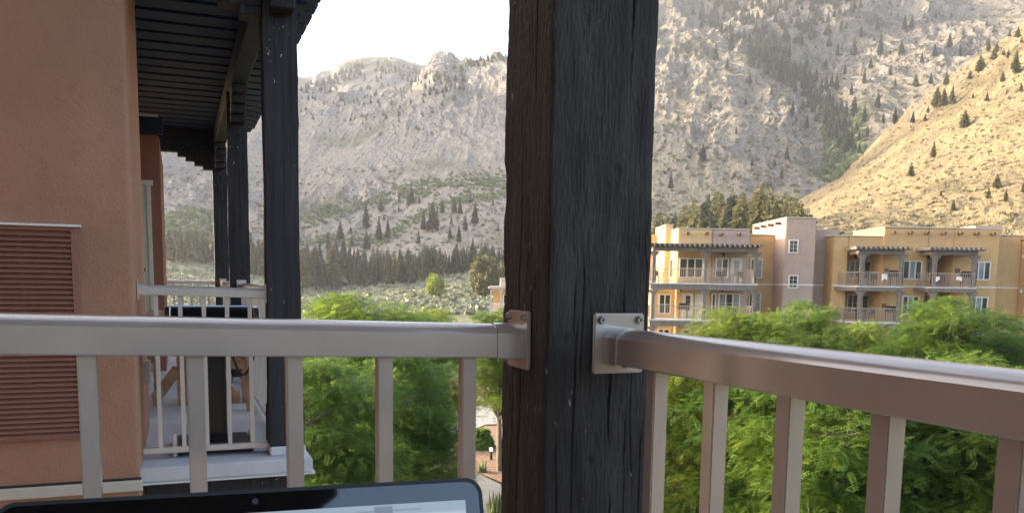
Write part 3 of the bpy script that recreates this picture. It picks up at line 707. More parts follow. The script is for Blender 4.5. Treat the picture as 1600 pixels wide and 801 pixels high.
# ---------------------------------------------------------------- terrain
def m_terrain(name, rock, soil, green, rock_amt, green_amt, scale=.05, bumpd=1.2, speck=.5, rot=0.0, stretch=.3):
    N = NT(name); c = N.coord('Object'); cs = N.coord('Object', (1, .5, stretch), (0, rot, 0))
    big = N.noise(c, scale * .25, 6, .6); med = N.noise(c, scale * 1.6, 6, .65); fine = N.noise(c, scale * 9, 5, .65); vf = N.noise(c, scale * 26, 3, .6)
    st1 = N.noise(cs, scale * .9, 6, .62); st2 = N.noise(cs, scale * 4.5, 5, .66)
    geo = N.n('ShaderNodeNewGeometry'); sep = N.n('ShaderNodeSeparateXYZ'); N.l(geo.outputs['Normal'], sep.inputs[0])
    steep = N.math('SUBTRACT', 1.0, sep.outputs[2])
    mixn = N.math('ADD', N.math('MULTIPLY', st2, .6), N.math('MULTIPLY', fine, .4))
    rk = N.ramp(mixn, [(.36, tuple(v * .34 for v in rock)), (.47, tuple(v * .85 for v in rock)), (.55, tuple(v * 1.1 for v in rock)), (.66, tuple(min(.78, v * 1.7) for v in rock))])
    so = N.ramp(fine, [(.3, tuple(v * .68 for v in soil)), (.7, tuple(v * 1.25 for v in soil))])
    gr = N.ramp(vf, [(.3, tuple(v * .6 for v in green)), (.7, tuple(v * 1.3 for v in green))])
    k = N.math('ADD', N.math('MULTIPLY', steep, 1.1), N.math('ADD', N.math('MULTIPLY', N.math('SUBTRACT', st1, .5), 1.3), rock_amt))
    cc = N.mix(N.ramp(k, [(.44, (0, 0, 0)), (.58, (1, 1, 1))]), so, rk)
    k2 = N.math('ADD', N.math('MULTIPLY', big, .7), N.math('ADD', N.math('MULTIPLY', st1, .45), green_amt))
    cc = N.mix(N.math('MULTIPLY', N.ramp(k2, [(.54, (0, 0, 0)), (.66, (1, 1, 1))]), .8), cc, gr)
    sp = N.ramp(N.math('ADD', N.math('MULTIPLY', vf, .6), N.math('MULTIPLY', fine, .4)), [(.54, (0, 0, 0)), (.61, (1, 1, 1))])
    cc = N.mix(N.math('MULTIPLY', sp, speck), cc, tuple(v * .45 for v in green))
    h = N.math('ADD', N.math('ADD', fine, st2), N.math('MULTIPLY', vf, .4))
    N.bsdf(cc, .95, N.bump(h, .9, bumpd * 1.8), 0, .1); return N.m
M['rock'] = m_terrain('mountain_rock', (.39, .365, .345), (.38, .35, .305), (.15, .17, .105), .26, -.08, .05, 2.0, .42, R(38), .30)
M['rock_dark'] = m_terrain('mountain_rock_high', (.315, .29, .26), (.34, .31, .24), (.13, .14, .09), .26, -.04, .05, 2.0, .45, R(-25), .45)
M['talus'] = m_terrain('talus_slope', (.33, .32, .31), (.31, .31, .27), (.12, .175, .07), .12, -.02, .06, 1.2, .5)
M['shoulder'] = m_terrain('dry_shoulder', (.37, .335, .29), (.45, .40, .29), (.20, .20, .14), .16, -.08, .08, 1.4, .5, R(-30), .5)
M['golden'] = m_terrain('golden_grass_hill', (.35, .295, .225), (.45, .36, .205), (.21, .19, .11), .04, -.02, .12, 1.2, .4, R(-35), .6)
M['sage'] = m_terrain('sage_flat', (.30, .30, .25), (.29, .30, .215), (.19, .23, .135), -.1, .02, .25, .5, .5)
def m_ground():
    N = NT('ground_earth'); c = N.coord('Object')
    a = N.noise(c, .12, 5); b = N.noise(c, 2.5, 5, .65); d = N.noise(c, 14, 3)
    dirt = N.ramp(b, [(.3, (.20, .14, .10)), (.7, (.33, .25, .18))])
    gr = N.ramp(b, [(.3, (.045, .07, .02)), (.7, (.10, .13, .05))])
    cc = N.mix(N.ramp(a, [(.46, (0, 0, 0)), (.56, (1, 1, 1))]), dirt, gr)
    N.bsdf(cc, .95, N.bump(N.math('ADD', b, N.math('MULTIPLY', d, .4)), .6, .08), 0, .1); return N.m
M['ground'] = m_ground()

def catmull(Ps, t):
    """Ps (L,n,3), t (m,) in 0..L-1 -> (m,n,3)"""
    Lk = len(Ps); out = []
    for tt in t:
        k = min(int(tt), Lk - 2); f = tt - k
        p1, p2 = Ps[k], Ps[k + 1]; m1 = (Ps[min(k + 1, Lk - 1)] - Ps[max(k - 1, 0)]) / 2; m2 = (Ps[min(k + 2, Lk - 1)] - Ps[k]) / 2
        h = f * f
        out.append((2 * f * h - 3 * h + 1) * p1 + (f * h - 2 * h + f) * m1 + (-2 * f * h + 3 * h) * p2 + (f * h - h) * m2)
    return np.array(out)
BV = {}
def loft(name, label_kind, x0, x1, nx, rows, layers, amp, mat, seed, scale=60., ridged=.6, stretch=(1, 1, .6), base_flat=.12, smooth=False, fine=None):
    """layers: list of (Y or [(x,Y)..], [(x,y)..] image rows or ('z',value))"""
    xs = np.linspace(x0, x1, nx); Ps = []
    for Yv, prof in layers:
        Yx = np.full(nx, float(Yv)) if np.isscalar(Yv) else np.interp(xs, [p[0] for p in Yv], [p[1] for p in Yv])
        if prof[0] == 'z':
            P = np.array([at(x, 434 + .0143 * (x - 800), Y) for x, Y in zip(xs, Yx)]); P[:, 2] = prof[1]
        else:
            ys = np.interp(xs, [p[0] for p in prof], [p[1] for p in prof])
            kern = np.hanning(9); kern /= kern.sum(); ys = np.convolve(np.pad(ys, 4, 'edge'), kern, 'valid')
            P = np.array([at(x, y, Y) for x, y, Y in zip(xs, ys, Yx)])
        Ps.append(P)
    t = np.concatenate([np.linspace(k, k + 1, r, endpoint=False) for k, r in enumerate(rows)] + [[len(layers) - 1]])
    G = catmull(np.array(Ps), t); m, n = G.shape[:2]
    du = np.gradient(G, axis=1); dv = np.gradient(G, axis=0); Nn = np.cross(du, dv); Nn /= np.linalg.norm(Nn, axis=2, keepdims=True) + 1e-9
    Nn[Nn[..., 2] < 0] *= -1
    Q = G.reshape(-1, 3) / scale * np.array(stretch)
    w = np.stack([vnoise(Q * .7 + 5, seed + 90), vnoise(Q * .7 + 9, seed + 91), vnoise(Q * .7 + 13, seed + 92)], -1) * .6
    d = (1 - ridged) * fbm(Q + w, 7, seed, .56) + ridged * fbm(Q + w, 7, seed + 5, .62, True)
    tt = np.repeat(t[:, None], n, 1) / (len(layers) - 1)
    fade = np.clip(tt / base_flat, 0, 1)
    a = amp(tt, np.repeat(xs[None], m, 0)) if callable(amp) else amp
    disp = d.reshape(m, n) * a
    if fine:
        sc2, am2, rot, st = fine; P0 = G.reshape(-1, 3); c_, s_ = math.cos(rot), math.sin(rot)
        Q2 = np.stack([P0[:, 0] * c_ + P0[:, 2] * s_, P0[:, 1] * .5, (-P0[:, 0] * s_ + P0[:, 2] * c_) * st], -1) / sc2
        w2 = np.stack([vnoise(Q2 * .8 + 3, seed + 70), vnoise(Q2 * .8 + 31, seed + 71), vnoise(Q2 * .8 + 17, seed + 72)], -1) * .5
        patch = np.clip(.62 + .9 * vnoise(P0 / (sc2 * 4.5), seed + 77), .12, 1.3)
        disp = disp + (am2 * patch * fbm(Q2 + w2, 5, seed + 60, .58, True)).reshape(m, n)
    G = G + Nn * (disp * fade)[..., None]
    i = np.arange(m - 1)[:, None]; j = np.arange(n - 1)[None]
    Fq = np.stack([i * n + j, i * n + j + 1, (i + 1) * n + j + 1, (i + 1) * n + j], -1).reshape(-1, 4)
    Vt = G.reshape(-1, 3)
    me = mesh_np(name, Vt, Fq, mat, smooth); o = link_mesh(name, me); tag(o, kind='structure')
    if label_kind: o['label'] = label_kind
    BV[o.name] = BVHTree.FromPolygons([tuple(p) for p in Vt.tolist()], Fq.tolist())
    return o
def cast(x, y, names=None):
    d = Vector(ray(x, y)).normalized(); best = None
    for k, b in BV.items():
        if names and k not in names: continue
        h = b.ray_cast(Vector(EYE), d)
        if h[0] is not None and (best is None or h[3] < best[1]): best = (h[0], h[3], k)
    return best
# flat ground near the lodges, out to beyond the buildings
loft('ground', None, -3200, 4800, 161, (6, 10, 40), [(-45, ('z', -.02)), (1, ('z', 0)), (40, ('z', 0)), (104, ('z', 0.3))], .10, M['ground'], 3, 14, .2, base_flat=.3, smooth=True)
# sage covered rise beyond the trees
loft('sage_field', None, -1500, 3000, 420, (60, 60, 8), [
    (102, ('z', -.2)), (165, [(-1500, 486), (200, 480), (470, 489), (620, 487), (790, 478), (1030, 470), (1600, 474), (3000, 480)]),
    (330, [(-1500, 400), (200, 402), (300, 408), (400, 425), (470, 447), (520, 452), (600, 441), (700, 429), (790, 419), (1030, 400), (1300, 390), (3000, 380)]),
    (350, [(-1500, 396), (200, 398), (300, 402), (400, 420), (470, 443), (520, 448), (600, 436), (700, 424), (790, 414), (1030, 392), (1300, 384), (3000, 370)])],
    1.1, M['sage'], 12, 16, .2, (1, 1, 1), .25, True)
# the rocky mountain on the left
def amp_m(t, x): return 3 + 20 * np.clip(t * 1.25 - .18, 0, 1)
loft('mountain', None, -420, 1130, 680, (50, 95, 115, 6), [
    (322, [(-420, 405), (200, 416), (300, 422), (400, 438), (470, 461), (520, 466), (600, 455), (700, 445), (790, 436), (1030, 420), (1130, 414)]),
    (430, [(-420, 270), (200, 330), (300, 345), (400, 372), (470, 388), (600, 368), (700, 352), (790, 345), (900, 350), (1000, 390), (1130, 430)]),
    (590, [(-420, 120), (200, 200), (300, 232), (400, 262), (470, 272), (600, 232), (700, 205), (790, 190), (880, 215), (960, 290), (1030, 380), (1130, 420)]),
    ([(-420, 820), (430, 820), (600, 760), (700, 720), (1130, 720)], [(-420, -60), (100, 60), (300, 120), (445, 160), (560, 165), (640, 160), (672, 128), (700, 106), (740, 98), (790, 82), (850, 70), (900, 120), (960, 230), (1030, 360), (1130, 410)]),
    ([(-420, 860), (430, 860), (600, 800), (700, 760), (1130, 760)], [(-420, -40), (100, 80), (300, 140), (445, 180), (560, 190), (640, 185), (700, 130), (790, 105), (900, 160), (1030, 380), (1130, 420)])],
    amp_m, M['rock'], 5, 105,   .75, (1, .45, .38), .16, fine=(34, 9.0, R(38), .30))
loft('mountain', None, 250, 860, 320, (90, 8), [
    (860, [(250, 260), (860, 260)]),
    (1080, [(250, 150), (380, 152), (445, 142), (480, 132), (520, 119), (545, 104), (580, 97), (612, 95), (640, 106), (660, 110), (700, 104), (760, 120), (860, 160)]),
    (1150, [(250, 180), (445, 170), (580, 130), (700, 130), (860, 190)])],
    lambda t, x: 16 * np.clip(1.4 - t, .45, 1), M['rock'], 22, 90, .6, (1, .8, .6), .1, fine=(30, 7.0, R(20), .5))
# high rocky backdrop on the right
loft('mountain', None, 600, 2500, 740, (90, 110, 100, 6), [
    (430, [(960, 370), (1280, 330), (1400, 330), (2500, 330)]),
    ([(960, 620), (1200, 560), (1300, 520), (1420, 560), (2500, 700)], [(600, 360), (800, 320), (900, 235), (960, 195), (1150, 190), (1260, 250), (1310, 268), (1360, 215), (1450, 150), (1600, 110), (2500, -60)]),
    ([(960, 820), (1250, 760), (1420, 820), (2500, 950)], [(600, 320), (740, 240), (820, 170), (890, 105), (960, 60), (1180, 72), (1250, 92), (1330, 60), (1420, 35), (1480, 42), (1600, 0), (2500, -250)]),
    (1080, [(600, 290), (740, 200), (810, 110), (870, 30), (910, -20), (960, -60), (1200, -130), (1400, -110), (1500, -120), (1600, -160), (2500, -480)]),
    (1120, [(600, 310), (740, 220), (810, 130), (870, 50), (960, -40), (1200, -110), (1400, -90), (1600, -140), (2500, -450)])],
    lambda t, x: 5 + 36 * np.clip(t * 1.2, 0, 1), M['rock_dark'], 41, 150, .65, (1, .35, .32), .1, fine=(36, 10.0, R(-25), .45))
# nearer shoulder in front of the ravine
loft('hillside', None, 820, 1345, 420, (70, 90, 60, 10), [
    (322, [(820, 440), (1030, 422), (1200, 415), (1345, 415)]),
    (455, [(820, 340), (1030, 322), (1150, 322), (1250, 330), (1310, 336), (1345, 350)]),
    ([(820, 640), (1030, 640), (1200, 600), (1300, 530), (1345, 490)], [(820, 340), (880, 270), (950, 205), (1030, 185), (1130, 190), (1210, 222), (1265, 262), (1300, 290), (1320, 318), (1345, 340)]),
    ([(820, 780), (1030, 780), (1200, 720), (1300, 580), (1345, 510)], [(820, 310), (870, 200), (930, 120), (980, 88), (1030, 78), (1080, 84), (1130, 101), (1180, 132), (1215, 163), (1250, 200), (1283, 246), (1308, 285), (1322, 322), (1345, 352)]),
    ([(820, 840), (1030, 840), (1200, 780), (1300, 640), (1345, 560)], [(820, 350), (870, 240), (930, 160), (1030, 118), (1080, 124), (1130, 141), (1180, 172), (1250, 240), (1308, 325), (1345, 380)])],
    lambda t, x: (2 + 17 * np.clip(t * 1.5, 0, 1)) * np.clip((1380 - x) / 160, .35, 1), M['shoulder'], 63, 70, .6, (1, .45, .4), .1, fine=(26, 6.0, R(-30), .55))
# the sunlit golden hill on the right
loft('hillside', None, 1130, 3300, 560, (12, 70, 90, 80, 10), [
    ([(1130, 118), (1250, 112), (1600, 98), (3300, 95)], ('z', -1.5)),
    ([(1130, 135), (1250, 130), (1600, 114), (3300, 107)], [(1130, 448), (1250, 444), (1600, 446), (3300, 460)]),
    ([(1130, 210), (1250, 200), (1600, 185), (3300, 170)], [(1130, 400), (1200, 372), (1300, 352), (1450, 330), (1600, 300), (3300, 120)]),
    ([(1130, 330), (1300, 300), (1600, 270), (3300, 230)], [(1130, 390), (1200, 356), (1260, 335), (1330, 305), (1450, 235), (1600, 150), (3300, -500)]),
    ([(1130, 400), (1300, 390), (1600, 380), (3300, 330)], [(1130, 385), (1200, 345), (1250, 324), (1290, 300), (1320, 272), (1360, 236), (1400, 200), (1440, 168), (1480, 131), (1520, 104), (1560, 76), (1600, 42), (1800, -120), (3300, -1200)]),
    ([(1130, 450), (1300, 430), (1600, 430), (3300, 390)], [(1130, 400), (1250, 345), (1320, 310), (1400, 250), (1480, 190), (1600, 110), (1800, -40), (3300, -1000)])],
    lambda t, x: 1.5 + 7.5 * np.clip(t * 1.3, 0, 1), M['golden'], 81, 38, .35, (1, .8, .8), .1, fine=(24, 3.2, R(-35), .6))
# unseen ridge and spur added at left, shaped to shade the rocky mountain
def added_shade_ridge():
    nx, ny = 60, 120; xs = np.linspace(-1500, -640, nx); ys = np.linspace(225, 1500, ny); X, Y = np.meshgrid(xs, ys)
    Hh = np.maximum(340 * np.exp(-((X + 1000) / 210) ** 2) * np.clip((Y - 470) / 90, 0, 1) ** .8, 180 * np.exp(-((X + 720) / 60) ** 2) * np.clip((Y - 345) / 40, 0, 1) * np.clip((760 - Y) / 80, 0, 1))
    Hh = Hh + 45 * fbm(np.stack([X.ravel(), Y.ravel(), X.ravel() * 0], -1) / 160, 5, 4, .5, True).reshape(X.shape) * np.clip(Hh / 120, 0, 1)
    i = np.arange(ny - 1)[:, None]; j = np.arange(nx - 1)[None]
    Fq = np.stack([i * nx + j, i * nx + j + 1, (i + 1) * nx + j + 1, (i + 1) * nx + j], -1).reshape(-1, 4)
    me = mesh_np('mountain', np.stack([X.ravel(), Y.ravel(), Hh.ravel() - 4], -1), Fq, M['rock'])
    tag(link_mesh('mountain', me), kind='structure')
added_shade_ridge()

# ---------------------------------------------------------------- conifers and shrubs
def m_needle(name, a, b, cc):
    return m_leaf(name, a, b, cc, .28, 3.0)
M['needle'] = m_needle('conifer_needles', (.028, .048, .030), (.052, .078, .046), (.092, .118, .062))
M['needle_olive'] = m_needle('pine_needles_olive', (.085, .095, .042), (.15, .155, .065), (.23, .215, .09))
M['bark'] = m_plain('bark', (.11, .085, .065), .9, .3, 20, .5, .01)
M['sagebush'] = m_leaf('sagebrush_leaf', (.16, .185, .125), (.25, .275, .19), (.33, .345, .25), .15, .8)
M['dryshrub'] = m_leaf('dry_shrub_leaf', (.13, .125, .08), (.20, .185, .12), (.28, .25, .16), .15, .8)
M['shrub'] = m_leaf('shrub_leaf', (.10, .145, .065), (.15, .205, .09), (.20, .25, .12), .25, .8)

def conifer_mesh(seed, wide, droop, irregular):
    r = np.random.default_rng(seed); Vt = []; 
    nw = 50
    for k in range(nw):
        z = .13 + .85 * (k / (nw - 1)) ** .92; f = (z - .13) / .87
        rad = wide * ((1 - f) ** .78) * (.55 + .45 * min(1, f * 5 + .35)) * (1 + irregular * r.normal() * .5) + .012
        nb = max(4, int(14 * (1 - f * .6))); a0 = r.random() * 6.28
        for b in range(nb):
            if r.random() < irregular * .35: continue
            a = a0 + 6.283 * b / nb + r.normal() * .22; L_ = max(.015, rad * (.72 + .5 * r.random()))
            d = np.array([math.cos(a), math.sin(a), 0]); sdv = np.array([-d[1], d[0], 0])
            w = L_ * (.15 + .13 * r.random()) + .004
            p0 = np.array([0, 0, z]); p1 = d * L_ * .55 + np.array([0, 0, z + L_ * (.10 - droop * .4)]); p2 = d * L_ + np.array([0, 0, z - L_ * droop + L_ * .1 * r.normal()])
            tw = sdv * w + np.array([0, 0, r.normal() * w * .6])
            Vt += [p0, p1 - tw, p2, p1 + tw]
            q = np.array([0, 0, -w * (.5 + .5 * r.random())])
            Vt += [p0 + q * .3, p1 + q * 1.2, p2 + q * .2, p1 - q * .2]
    Vt = np.array(Vt); return Vt, np.arange(len(Vt)).reshape(-1, 4)
CON = []
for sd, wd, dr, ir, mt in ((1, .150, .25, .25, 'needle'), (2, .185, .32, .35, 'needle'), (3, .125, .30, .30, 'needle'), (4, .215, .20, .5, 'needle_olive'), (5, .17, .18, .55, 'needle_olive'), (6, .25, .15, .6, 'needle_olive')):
    v, f = conifer_mesh(sd, wd, dr, ir); crown = mesh_np('crown', v, f, M[mt])
    tm = MB(); tm.cyl((0, 0, -.03), (0, 0, .5), .014, .009, 7); tm.cyl((0, 0, .5), (0, 0, .97), .009, .002, 7)
    o = tm.build('trunk', M['bark']); tr = o.data; bpy.data.objects.remove(o)
    CON.append((crown, tr, v, f))
def pine(x, y, hpx, protos, label, group, name='pine_tree', names=None, maxd=None):
    h = cast(x, y, names)
    if h is None or (maxd and h[0].y > maxd): return None
    P = h[0]; H = hpx / F_PX * P.y
    T = thing(name, label, 'tree', P, group); k = random.choice(protos)
    a = random.uniform(0, 6.28); wz = random.uniform(.85, 1.2)
    T.rotation_euler = (0, 0, a); T.scale = (H * wz, H * wz, H)
    link_mesh('crown', CON[k][0], T); link_mesh('trunk', CON[k][1], T)
    return T
def lerp(x, pts): return float(np.interp(x, [p[0] for p in pts], [p[1] for p in pts]))
rr_ = random.Random(5)
MTN = ['sage_field', 'mountain', 'hillside']
# the tree line at the foot of the rocky mountain
g = 'conifers in the tree line at the foot of the rocky mountain'; lb_ = 'dark conifer standing in the tree line at the foot of the rocky mountain'
BASE = [(250, 414), (300, 414), (345, 420), (400, 436), (466, 458), (520, 460), (560, 451), (600, 449), (640, 446), (700, 435), (790, 428)]
HT = [(250, 40), (345, 46), (400, 66), (466, 62), (530, 64), (560, 52), (640, 46), (700, 42), (790, 40)]
for i in range(84):
    x = 250 + (790 - 250) * (i + rr_.uniform(-.4, .4)) / 84
    pine(x, lerp(x, BASE) - rr_.uniform(0, 13), lerp(x, HT) * rr_.uniform(.72, 1.22), (0, 1, 2) if rr_.random() < .8 else (3, 4), lb_, g)
g = 'lone conifers on the scree slope'; lb_ = 'lone dark conifer on the grey scree slope above the tree line'
for x, y, h in [(572, 362, 46), (532, 378, 35), (595, 331, 24), (624, 318, 18), (643, 318, 26), (592, 378, 38), (606, 375, 34), (662, 362, 34), (676, 362, 48), (691, 335, 23), (710, 335, 28), (719, 337, 30), (735, 318, 15), (742, 353, 37), (703, 375, 23), (717, 381, 29), (654, 383, 24), (550, 386, 18), (573, 392, 31), (513, 392, 29), (623, 331, 9), (778, 362, 15), (548, 364, 11), (761, 312, 10), (500, 402, 22), (638, 322, 22), (655, 318, 12), (727, 362, 26), (683, 340, 15), (770, 322, 12), (480, 400, 26), (262, 380, 16), (275, 372, 14), (330, 366, 14), (398, 400, 20), (600, 345, 10), (705, 352, 14)]:
    pine(x, y, h, (0, 1, 2), lb_, g)
# ravine, shoulder and high slopes on the right
g = 'scattered conifers on the rocky slopes right of the post'; lb_ = 'dark conifer scattered on the rocky slopes right of the big post'
for x, y, h in [(1118, 96, 28), (1142, 83, 37), (1070, 118, 17), (1136, 110, 20), (1098, 253, 28), (1048, 297, 28), (1260, 203, 24), (1238, 183, 26), (1229, 251, 24), (1295, 74, 20), (1308, 89, 22), (1334, 89, 30), (1375, 89, 37), (1371, 50, 22), (1350, 133, 26), (1307, 142, 26), (1371, 170, 26), (1334, 185, 35), (1321, 194, 35), (1350, 194, 30), (1413, 48, 24), (1424, 46, 22), (1483, 76, 24), (1398, 196, 28), (1380, 194, 18), (1408, 87, 24), (1391, 119, 18), (1398, 137, 16), (1454, 132, 18), (1426, 193, 18), (1345, 60, 20), (1360, 108, 18), (1290, 110, 20), (1275, 128, 22), (1320, 118, 20), (1330, 150, 20), (1440, 100, 18), (1460, 90, 20), (1500, 90, 20), (1300, 180, 22), (1310, 210, 26), (1318, 225, 24), (1330, 232, 26), (1342, 225, 22), (1326, 205, 24), (1338, 208, 20), (1355, 215, 20), (1205, 150, 15), (1185, 110, 18), (1110, 170, 14), (1060, 190, 12), (1150, 210, 12), (1175, 260, 14)]:
    pine(x, y, h, (0, 1, 2), lb_, g)
lb2 = 'sunlit olive pine on the rim of the rocky shoulder right of the post'
for x, y, h in [(1170, 133, 22), (1430, 137, 20), (1221, 282, 22), (1165, 165, 14), (1190, 160, 12), (1210, 262, 14)]:
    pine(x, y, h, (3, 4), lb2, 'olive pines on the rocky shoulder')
g = 'conifers packed in the ravine'; lb_ = 'dark conifer packed in the shady ravine between the rocky slopes'
for i in range(62):
    t = rr_.random(); x = 1175 + 150 * t + rr_.uniform(-16, 16); y = 78 + 100 * t + rr_.uniform(-20, 20)
    pine(x, y, rr_.uniform(16, 28), (0, 1, 2), lb_, g)
for i in range(26):
    t = rr_.random(); x = 1290 + 45 * t + rr_.uniform(-16, 18); y = 165 + 95 * t + rr_.uniform(-10, 10)
    pine(x, y, rr_.uniform(18, 28), (0, 1, 2), lb_, g)
# the olive stand behind the opposite building
g = 'olive pines in the stand behind the opposite building'; lb_ = 'olive green pine in the stand just behind the opposite apartment building'
TOP = [(1026, 330), (1050, 322), (1100, 300), (1150, 290), (1175, 284), (1200, 296), (1235, 300), (1262, 318)]
def pine_world(x, ytop, Y, zb, protos, label, group, name='pine_tree'):
    P = at(x, 440, Y); zt = at(x, ytop, Y)[2]; T = thing(name, label, 'tree', (P[0], P[1], zb), group); k = rr_.choice(protos); H = zt - zb
    T.rotation_euler = (0, 0, rr_.uniform(0, 6.28)); wz = rr_.uniform(.8, 1.05); T.scale = (H * wz, H * wz, H); link_mesh('crown', CON[k][0], T); link_mesh('trunk', CON[k][1], T)
for i in range(46):
    x = 1024 + 238 * (i + rr_.uniform(-.5, .5)) / 46; Y = rr_.uniform(150, 235)
    h = cast(x, 470, ['ground', 'sage_field', 'hillside']); zb = 1.0
    pine_world(x, lerp(x, TOP) + rr_.uniform(-6, 26), Y, zb + (Y - 105) * .02, (3, 4, 5) if rr_.random() < .75 else (1, 3), lb_, g)
# golden hill
g = 'pines on the sunlit golden hill'; lb_ = 'olive pine on the sunlit golden hillside at the right'
for x, y, h in [(1458, 249, 34), (1423, 277, 27), (1507, 201, 34), (1489, 330, 21), (1557, 295, 27), (1571, 317, 27), (1544, 312, 21), (1487, 166, 38), (1474, 168, 34), (1463, 170, 40), (1478, 135, 27), (1544, 82, 27), (1586, 118, 46), (1566, 129, 21), (1531, 113, 30), (1599, 303, 27), (1542, 159, 16), (1557, 82, 18), (1470, 307, 11), (1552, 95, 22), (1450, 178, 16), (1590, 60, 20), (1515, 125, 18), (1575, 92, 18), (1595, 145, 20), (1520, 155, 12), (1445, 190, 14)]:
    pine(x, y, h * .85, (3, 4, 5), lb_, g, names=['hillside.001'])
# pines that stand apart get a label by their place, counted from the left
ORD = 'first second third fourth fifth sixth seventh eighth ninth tenth'.split()
def ordinal(k):
    if k < 10: return ORD[k]
    k += 1; return '%d%s' % (k, 'th' if 10 < k % 100 < 14 else {1: 'st', 2: 'nd', 3: 'rd'}.get(k % 10, 'th'))
for gname, text in (('lone conifers on the scree slope', 'lone dark conifer on the scree slope above the tree line'), ('scattered conifers on the rocky slopes right of the post', 'scattered dark conifer on the rocky slopes right of the post'),
                    ('pines on the sunlit golden hill', 'olive pine on the sunlit golden hillside'), ('olive pines on the rocky shoulder', 'sunlit olive pine on the rocky shoulder')):
    ob = sorted([o for o in COL.objects if o.get('group') == gname and o.parent is None], key=lambda o: o.location.x / o.location.y)
    for k, o in enumerate(ob): o['label'] = text + ', ' + ordinal(k) + ' from the left'
# small far pines along the ridges: uncounted woods
def stuff_forest(name, spots, protos):
    Vs, Fs, Ms, n = [], [], [], 0
    for x, y, hpx in spots:
        h = cast(x, y)
        if h is None or h[0].y < 240: continue
        P = np.array(h[0]); H = hpx / F_PX * P[1]; _, _, v, f = CON[rr_.choice(protos)]; a = rr_.uniform(0, 6.28); c, s_ = math.cos(a), math.sin(a)
        sel = f[::5] if hpx < 14 else f[::3]
        vv = v[sel.ravel()] * np.array([1.4, 1.4, 1]) * H; vv = np.stack([vv[:, 0] * c - vv[:, 1] * s_, vv[:, 0] * s_ + vv[:, 1] * c, vv[:, 2]], -1) + P
        Vs.append(vv); Fs.append(np.arange(len(vv)).reshape(-1, 4) + n); n += len(vv)
    me = mesh_np(name, np.concatenate(Vs), np.concatenate(Fs), M['needle'] if protos[0] < 3 else M['needle_olive'])
    tag(link_mesh(name, me), kind='stuff')
sp = []
for i in range(150):
    x = rr_.uniform(250, 792); sp.append((x, lerp(x, BASE) - rr_.uniform(6, 26), lerp(x, HT) * rr_.uniform(.5, .95)))
stuff_forest('conifer_wood', sp, (0, 1, 2))
sp = []
for i in range(210):
    x = rr_.uniform(470, 725); ys = lerp(x, [(470, 136), (520, 122), (545, 108), (580, 99), (612, 97), (640, 108), (680, 118), (700, 106), (725, 102)])
    y = ys + abs(rr_.gauss(0, 1)) * (26 if x > 560 else 12) + 1; sp.append((x, y, rr_.uniform(7, 14)))
for i in range(45):
    x = rr_.uniform(725, 800); sp.append((x, lerp(x, [(725, 101), (790, 84), (800, 80)]) + abs(rr_.gauss(0, 1)) * 5, rr_.uniform(6, 12)))
for i in range(70): sp.append((rr_.uniform(455, 700), rr_.uniform(150, 215), rr_.uniform(6, 11)))
stuff_forest('ridge_forest', sp, (0, 1, 2))
sp = []
for i in range(230):
    x = rr_.uniform(1090, 1345); y = rr_.uniform(-14, 74) + max(0, (1160 - x)) * .05
    if y > 76 - abs(x - 1215) * .35 + 10: continue
    sp.append((x, y, rr_.uniform(12, 22)))
for i in range(60): sp.append((rr_.uniform(1030, 1600), rr_.uniform(-10, 90), rr_.uniform(8, 14)))
for i in range(150):
    t = rr_.random(); sp.append((1178 + 152 * t + rr_.gauss(0, 9), 78 + 165 * t ** 1.25 + rr_.gauss(0, 9), rr_.uniform(12, 22)))
stuff_forest('slope_forest', sp, (0, 1, 2))

def shrubs(name, spots, mat, nleaf=16):
    base = RNG.normal(size=(60, nleaf, 3)); base /= np.linalg.norm(base, axis=2, keepdims=True); base[..., 2] = np.abs(base[..., 2]) * .8
    base *= RNG.uniform(.35, 1.0, size=(60, nleaf, 1))
    Vs = []
    for P, r in spots:
        b = base[rr_.randrange(60)]; t1 = RNG.normal(size=(nleaf, 3)); t2 = RNG.normal(size=(nleaf, 3))
        c = b * r; s_ = r * .42
        q = np.stack([c - t1 * s_, c - t2 * s_, c + t1 * s_, c + t2 * s_], 1) + np.array(P)
        Vs.append(q.reshape(-1, 3))
    Vv = np.concatenate(Vs); me = mesh_np(name, Vv, np.arange(len(Vv)).reshape(-1, 4), mat); tag(link_mesh(name, me), kind='stuff')
def scatter(n, xr_, yr_, names, r0, r1, cond=None):
    out = []
    for i in range(n):
        x, y = rr_.uniform(*xr_), rr_.uniform(*yr_)
        if cond and not cond(x, y): continue
        h = cast(x, y)
        if h is None or h[2] not in names: continue
        out.append((h[0], rr_.uniform(r0, r1)))
    return out
shrubs('sagebrush', scatter(3200, (225, 800), (405, 492), ['sage_field'], .35, .95), M['sagebush'])
M['goldshrub'] = m_leaf('golden_shrub_leaf', (.20, .175, .10), (.27, .235, .14), (.33, .28, .17), .15, .8)
shrubs('golden_shrubs', scatter(2200, (1180, 1640), (40, 370), ['hillside.001'], .2, .6), M['goldshrub'], 14)
shrubs('dry_shrubs', scatter(2600, (1020, 1345), (75, 400), ['hillside'], .4, 1.15), M['dryshrub'], 14)
shrubs('slope_brush', scatter(1500, (240, 800), (260, 430), ['mountain'], .4, 1.1) + scatter(1300, (1020, 1610), (-5, 300), ['mountain.002'], .7, 1.8), M['dryshrub'], 12)
def band(x, y): 
    return abs(y - lerp(x, [(450, 352), (560, 318), (640, 300), (700, 285)])) < 14 * rr_.random() + 3 or abs(y - lerp(x, [(600, 375), (660, 335), (720, 312), (800, 300)])) < 9 * rr_.random() + 3
